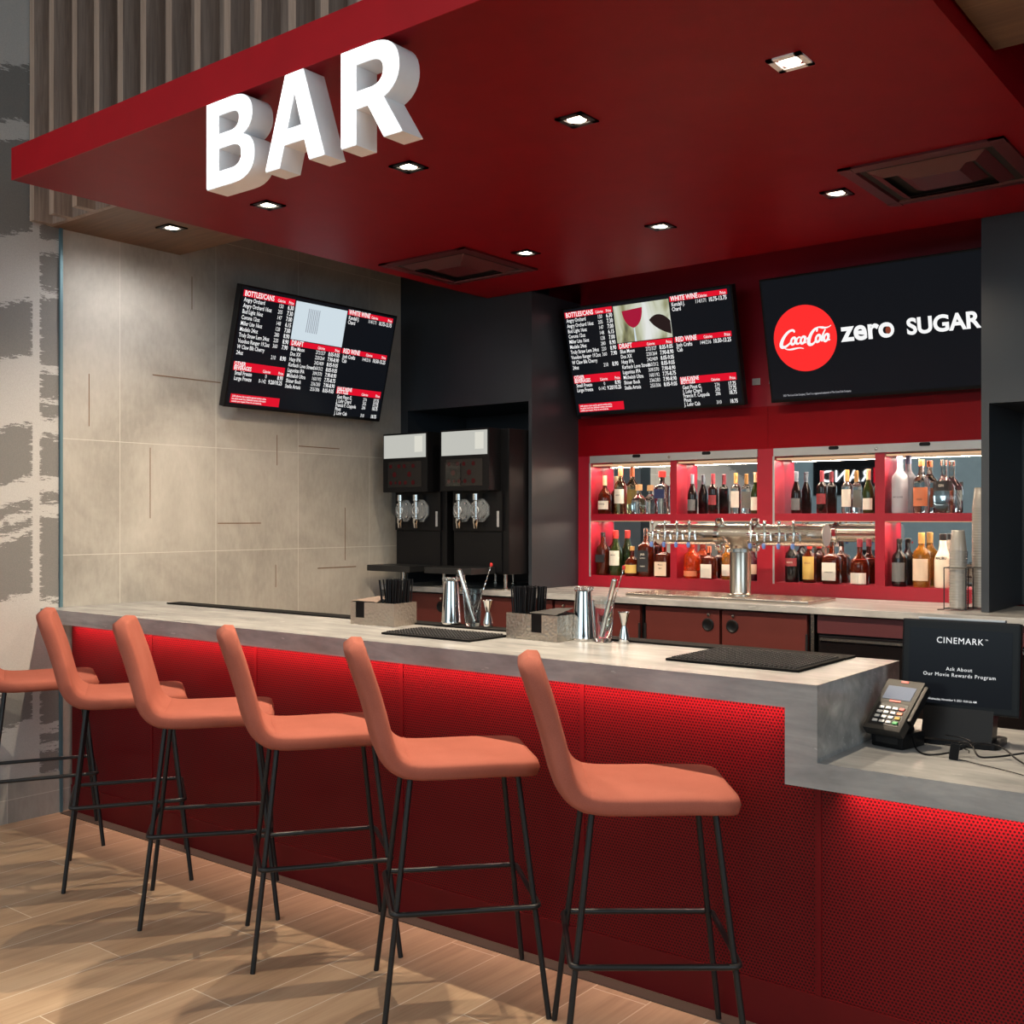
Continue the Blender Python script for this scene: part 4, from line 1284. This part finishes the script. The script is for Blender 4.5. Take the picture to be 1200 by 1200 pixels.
def barset(sx, sy, gx, gy, jx, jy, side, mlean, spoon_tip, ZB=ZB):
    t = thing('cocktail_shaker', 'polished steel cocktail shaker in the %s tool set on the bar' % side, 'cocktail shaker', (sx, sy, ZB), group='cocktail tool sets on the bar')
    H_ = .185
    MB().lathe([(0, .001), (.041, 0), (.0435, .004), (.0435, .012), (.042, .016), (.031, H_ - .008), (.03, H_), (0, H_)], 32).build('tin', 'chrome', t, smooth=40)
    s = thing('cocktail_strainer', 'coiled wire strainer resting on top of the %s shaker' % side, 'strainer', (sx, sy, ZB + H_ + .0008), group='strainers on the shakers')
    MB().lathe([(0, .002), (.034, .002), (.036, .003), (.036, .0), (0, 0)], 24).build('strainer_disc', 'chrome', s, smooth=40)
    pts = []
    n = 150
    for i in range(n):
        a = 2 * pi * i / n
        c = 2 * pi * 26 * i / n
        r = .034 + .0055 * cos(c)
        pts.append((r * cos(a), r * sin(a), .0095 + .0055 * sin(c)))
    MB().tube(pts, .0012, 5, closed=True).build('spring_coil', 'chrome', s)
    g = thing('mixing_glass', 'clear mixing glass holding muddler beside the %s shaker' % side, 'glass', (gx, gy, ZB), group='mixing glasses on the bar')
    GH = .155
    MB().lathe([(0, 0), (.031, 0), (.033, .003), (.042, GH), (.0405, GH), (.032, .016), (0, .014)], 32).build('glass', 'g_clear', g, smooth=40)
    m = thing('muddler', 'steel muddler leaning in the %s mixing glass' % side, 'muddler', (gx, gy, ZB + .0155), group='muddlers in the glasses')
    a, b = Vector((-mlean * .013, 0, .006)), Vector((mlean * .066, 0, .215))
    MB().tube([a, a.lerp(b, .5), b], .0085, 12, r2=.0105).build('rod', 'chrome', m, smooth=60)
    MB().lathe([(0, -.005), (.0095, -.004), (.0105, 0), (.0095, .006), (0, .0105)], 12, c=tuple(b)).build('rounded_end', 'chrome', m, smooth=60)
    sp = thing('bar_spoon', 'thin twisted bar spoon with red tip in the %s mixing glass' % side, 'bar spoon', (gx, gy, ZB + .0155), group='bar spoons in the glasses')
    p0, p1 = Vector((-.004, .012, .006)), Vector(spoon_tip)
    d = (p1 - p0)
    pts = []
    for i in range(60):
        q = p0 + d * (i / 59)
        pts.append(q + Vector((cos(i * 1.3), sin(i * 1.3), 0)) * .0011)
    MB().tube(pts, .0019, 6).build('stem', 'chrome', sp)
    MB().lathe([(0, -.008), (.005, -.007), (.0062, 0), (.005, .007), (0, .008)], 12, c=tuple(p1)).build('red_tip', 'capred', sp, smooth=60)
    j = thing('jigger', 'small hourglass steel jigger right of the %s mixing glass' % side, 'jigger', (jx, jy, ZB), group='jiggers on the bar')
    MB().lathe([(0, .001), (.0205, 0), (.0215, .003), (.0205, .02), (.0095, .062), (.0095, .066), (.019, .105), (.0225, .113), (.021, .114), (.009, .072), (0, .07)], 28).build('double_cup', 'chrome', j, smooth=40)


barset(-3.092, 3.5, -2.972, 3.5, -2.888, 3.5, 'left', -1.1, (.085, .02, .245), ZB + .0073)
barset(-2.345, 3.411, -2.255, 3.411, -2.175, 3.43, 'right', .75, (.06, .05, .262))

# ------------------------------------------------------------------ till display, card terminal, cables
ZLc = .8525
ps = thing('till_display', 'black customer display screen on lower counter with cinema message', 'monitor', (-0.972, 3.40, ZLc), (0, 0, radians(3)))
MB().prism(rounded(-.12, -.055, .12, .12, .03), 'z', 0, .014).build('foot', 'blackp', ps, smooth=40)
MB().prism([(-.03, .0142), (.045, .0142), (.075, .14), (.045, .165), (.02, .16)], 'x', -.10, .10).build('stand', 'blackp', ps)
hd = MB().box(-.17, 0.0, 0, .17, .035, .275, .006).build('housing', 'blackp', ps, (0, .0, .093), rot=(radians(-6), 0, 0))
MB().box(-.148, -.0012, .022, .148, -.0005, .248).build('screen', 'e_scr', hd)
MB().box(-.125, .006, .2753, .125, .034, .283, .002).build('top_strip', 'grey', hd)
link('screen_text', text_mesh([('CINEMARK', 0, .205, .0268, 'CENTER', 0, .94), ('TM', .072, .219, .006, 'LEFT', .0, 1.0), ('Ask About', 0, .123, .0155, 'CENTER', .0, 1.0), ('Our Movie Rewards Program', 0, .105, .0155, 'CENTER', .0, 1.0), ('Wednesday, November 9, 2021 10:01:26 AM', -.018, .032, .0085, 'CENTER', .006, .9)]), 'e_white', hd, (0, -.0016, 0))

op = thing('till_terminal', 'back of black till terminal at right edge of photo', 'monitor', (-0.62, 3.45, ZLc), (0, 0, radians(-12)))
MB().prism(rounded(-.11, -.06, .11, .12, .03), 'z', 0, .016).build('foot', 'blackp', op)
MB().prism([(-.02, .0162), (.05, .0162), (.06, .16), (.02, .16)], 'x', -.08, .08).build('stand', 'blackp', op)
MB().box(-.17, -.0, .1, .17, .045, .37, .008).build('housing', 'blackp', op)

ct = thing('card_terminal', 'black card payment terminal with keypad on stand beside counter step', 'card reader', (-1.105, 3.262, ZLc), (0, 0, radians(-13)))
MB().box(-.052, -.06, 0, .052, .06, .045, .008).build('base', 'blackp', ct, smooth=30)
MB().box(-.036, -.0615, .014, .036, -.06, .034, .0006).build('card_slot', 'dark', ct)
MB().prism([(-.045, .0452), (.04, .0452), (.03, .085), (-.02, .085)], 'x', -.03, .03).build('neck', 'blackp', ct)
tb = MB().box(-.062, -.096, -.017, .062, .096, .017, .008).build('terminal_body', M('terminal_grey_black', (40, 38, 36), .45, spec=0.3), ct, (0.0, -.012, .112), rot=(radians(43), 0, 0), smooth=30)
MB().box(-.046, .018, .0172, .046, .068, .0182).build('display', 'e_lcd', tb)
MB().box(-.05, -.08, .0172, .05, .002, .0178).build('keypad_recess', 'blackp', tb)
MB().box(-.018, .008, .0172, .018, .015, .0185).build('logo_plate', 'capred', tb)
MB().box(-.012, .083, .0172, .012, .09, .0182).build('contactless_mark', 'capred', tb)
for i in range(4):
    for j in range(4):
        xx, yy = -.038 + i * .022, -.012 - j * .017
        m = 'white' if False else ('grey' if i < 3 else ('capred', 'caporange', 'ylabel', M('key_green', (40, 160, 80), .4))[j])
        MB().box(xx, yy - .009, .0179, xx + .016, yy, .0212, .001).build('key', m, tb)
MB().box(.058, -.05, -.012, .074, .085, .012, .004).build('swipe_slot', 'blackp', tb)

cb = MB()
def cable(pts, r=.0028):
    P = [Vector(p) for p in pts]
    out = []
    for i in range(len(P) - 1):
        p0, p1, p2, p3 = P[max(0, i - 1)], P[i], P[i + 1], P[min(len(P) - 1, i + 2)]
        for k in range(8):
            s = k / 8
            out.append(.5 * ((2 * p1) + (p2 - p0) * s + (2 * p0 - 5 * p1 + 4 * p2 - p3) * s * s + (3 * p1 - p0 - 3 * p2 + p3) * s ** 3))
    out.append(P[-1])
    return MB().tube(out, r, 7)


z0 = ZLc + .0035
c1 = cable([(-1.055, 3.235, z0 + .035), (-1.03, 3.2, z0 + .004), (-.985, 3.17, z0), (-.93, 3.2, z0 + .01), (-.88, 3.26, z0 + .03), (-.82, 3.27, z0 + .028), (-.76, 3.22, z0 + .006), (-.70, 3.16, z0), (-.62, 3.10, z0)]).build('cable', 'blackp', smooth=60)
tag(c1, 'black cable running from card terminal across lower counter', 'cable')
c2 = cable([(-.93, 3.19, z0 + .006), (-.915, 3.23, z0 + .034), (-.885, 3.225, z0 + .03), (-.86, 3.2, z0 + .008), (-.83, 3.215, z0 + .006), (-.78, 3.28, z0 + .01), (-.72, 3.29, z0 + .03), (-.68, 3.33, z0 + .05)]).build('cable', 'blackp', smooth=60)
tag(c2, 'thin looped black cable bundled in front of the display foot', 'cable')
c3 = cable([(-.9, 3.16, z0), (-.84, 3.13, z0), (-.77, 3.1, z0), (-.70, 3.06, z0), (-.64, 3.0, z0)], .0016).build('cable', 'blackp', smooth=60)
tag(c3, 'thin black wire lying on lower counter nearest the front edge', 'cable')
c4 = cable([(-.915 + .03 * cos(k * .9) * (1 + .15 * (k % 3)), 3.2 + .022 * sin(k * .9), z0 + .014 + .004 * k) for k in range(12)], .0018).build('cable', 'blackp', smooth=60)
tag(c4, 'small coil of thin black cable beside the cable clip', 'cable')
tag(MB().box(-.012, -.008, 0, .012, .008, .045, .003).build('cable_tie_block', 'blackp', loc=(-.918, 3.165, ZLc + .0), rot=(0, radians(8), radians(20))), 'small black cable clip standing amid the cables', 'cable clip')

# ------------------------------------------------------------------ bar stools
def shell(a0, a1, name):
    """swept padded shell along the side profile, from path fraction a0 to a1"""
    path = [(.238, .758), (.20, .762), (.10, .764), (0, .763), (-.08, .762), (-.13, .763)]
    path += bez((-.13, .763), (-.205, .765), (-.232, .80), (-.246, .865), 8)[1:]
    path += [(-.262, .93), (-.282, 1.0), (-.302, 1.06), (-.318, 1.11), (-.328, 1.148)]
    P = [Vector(p) for p in path]
    ln = [0]
    for a, b in zip(P, P[1:]):
        ln.append(ln[-1] + (b - a).length)
    tot = ln[-1]

    def at(s):
        s = max(0, min(1, s)) * tot
        for i in range(len(P) - 1):
            if s <= ln[i + 1] + 1e-9:
                k = (s - ln[i]) / (ln[i + 1] - ln[i])
                return P[i].lerp(P[i + 1], k)
        return P[-1]
    mb = MB()
    N = 34
    K = 28
    rings = []
    for i in range(N + 1):
        s = a0 + (a1 - a0) * i / N
        c = at(s)
        d = (at(min(1, s + .01)) - at(max(0, s - .01))).normalized()
        nrm = Vector((d.y, -d.x))
        if nrm.y < 0 and abs(nrm.y) > abs(nrm.x):
            nrm = -nrm
        # nrm points to the sitting side
        nrm = Vector((d.y, -d.x))
        wd = .22 - .012 * abs(s - .35) - max(0, s - .6) * .08
        th = .030 + .006 * max(0, s - .4)
        e = min(s, 1 - s) * tot
        rc = .095 if s > .5 else .065
        if e < rc:
            q = 1 - e / rc
            wd -= rc * (1 - math.sqrt(max(0, 1 - q * q))) * .95
        if e < .02:
            q = 1 - e / .02
            th *= max(.12, math.sqrt(max(0, 1 - q * q)))
        ring = []
        for k in range(K):
            a = 2 * pi * k / K
            ca, sa = cos(a), sin(a)
            sx = math.copysign(abs(ca) ** .30, ca) * wd
            sn = math.copysign(abs(sa) ** .52, sa) * th
            # slight dish across the seat and curve of the back
            dish = -.006 * (1 - (sx / .225) ** 2) if s < .5 else -.012 * (1 - (sx / .225) ** 2)
            off = nrm * (sn + dish)
            ring.append(mb.bm.verts.new((sx, c.x + off.x, c.y + off.y)))
        rings.append(ring)
    for A, B in zip(rings, rings[1:]):
        for k in range(K):
            mb.bm.faces.new((A[k], A[(k + 1) % K], B[(k + 1) % K], B[k]))
    if a0 == 0:
        mb.bm.faces.new(rings[0])
    if a1 == 1:
        mb.bm.faces.new(list(reversed(rings[-1])))
    return mb


def make_stool():
    t = thing('bar_stool', 'x', 'bar stool')
    shell(0, .50, 'seat').build('seat', 'fabric', t, smooth=80)
    shell(.50, 1, 'backrest').build('backrest', 'fabric', t, smooth=80)
    for sf in (-1, 1):
        for ss in (-1, 1):
            MB().tube([(ss * .225, sf * .251, 0), (ss * .155, sf * .167, .735)], .0088, 12).build('leg', 'blackm', t, smooth=60)
    # footrest ring just outside the legs
    pts = []
    for cx_, cy_, a0 in ((.185, .204, 0), (-.185, .204, 90), (-.185, -.204, 180), (.185, -.204, 270)):
        for k in range(5):
            a = radians(a0 + 90 * k / 4)
            pts.append((cx_ + .022 * cos(a), cy_ + .022 * sin(a), .338))
    MB().tube(pts, .0085, 10, closed=True).build('footrest', 'blackm', t, smooth=60)
    MB().box(-.13, -.19, .7285, .13, .18, .734, .002).build('seat_plate', 'blackm', t)
    return t


stools = [(-1.615, 2.664, 38.6, 'coral bar stool nearest the camera, at right end of the row'), (-2.305, 2.643, 48.3, 'coral bar stool second from the right end of the row'), (-2.98, 2.663, 54.1, 'coral bar stool third from the right end of the row'), (-3.598, 2.648, 50.8, 'coral bar stool third from the left, counting the cut-off one'), (-4.235, 2.68, 57.4, 'coral bar stool second from the left, its back over the counter end'), (-4.958, 2.685, 62.9, 'coral bar stool at far left, mostly cut off by photo edge')]
st0 = make_stool()
for i, (x, y, an, lb) in enumerate(stools):
    s = st0 if i == 0 else copy_tree(st0)
    s.location = (x, y, 0)
    s.rotation_euler = (0, 0, radians(an - 90))
    tag(s, lb, 'bar stool', 'coral bar stools along the bar')

# ------------------------------------------------------------------ lobby behind the camera, seen in the mirrors
ls = thing('lobby_sign', 'lit white lobby sign seen reversed in the shelf mirror', 'sign', (-6.83, -6.98, 2.20), (0, 0, pi))
MB().box(-.06, 0, -.25, 1.3, .018, .62).build('sign_board', 'blackp', ls)
link('sign_text', text_mesh([('RAND', .20, 0, .30, 'LEFT', .004, 1.02)]), 'e_sign', ls, (0, -.012, 0))
MB().box(0, -.012, -.04, .16, -.002, .24).build('red_square', 'e_red', ls)
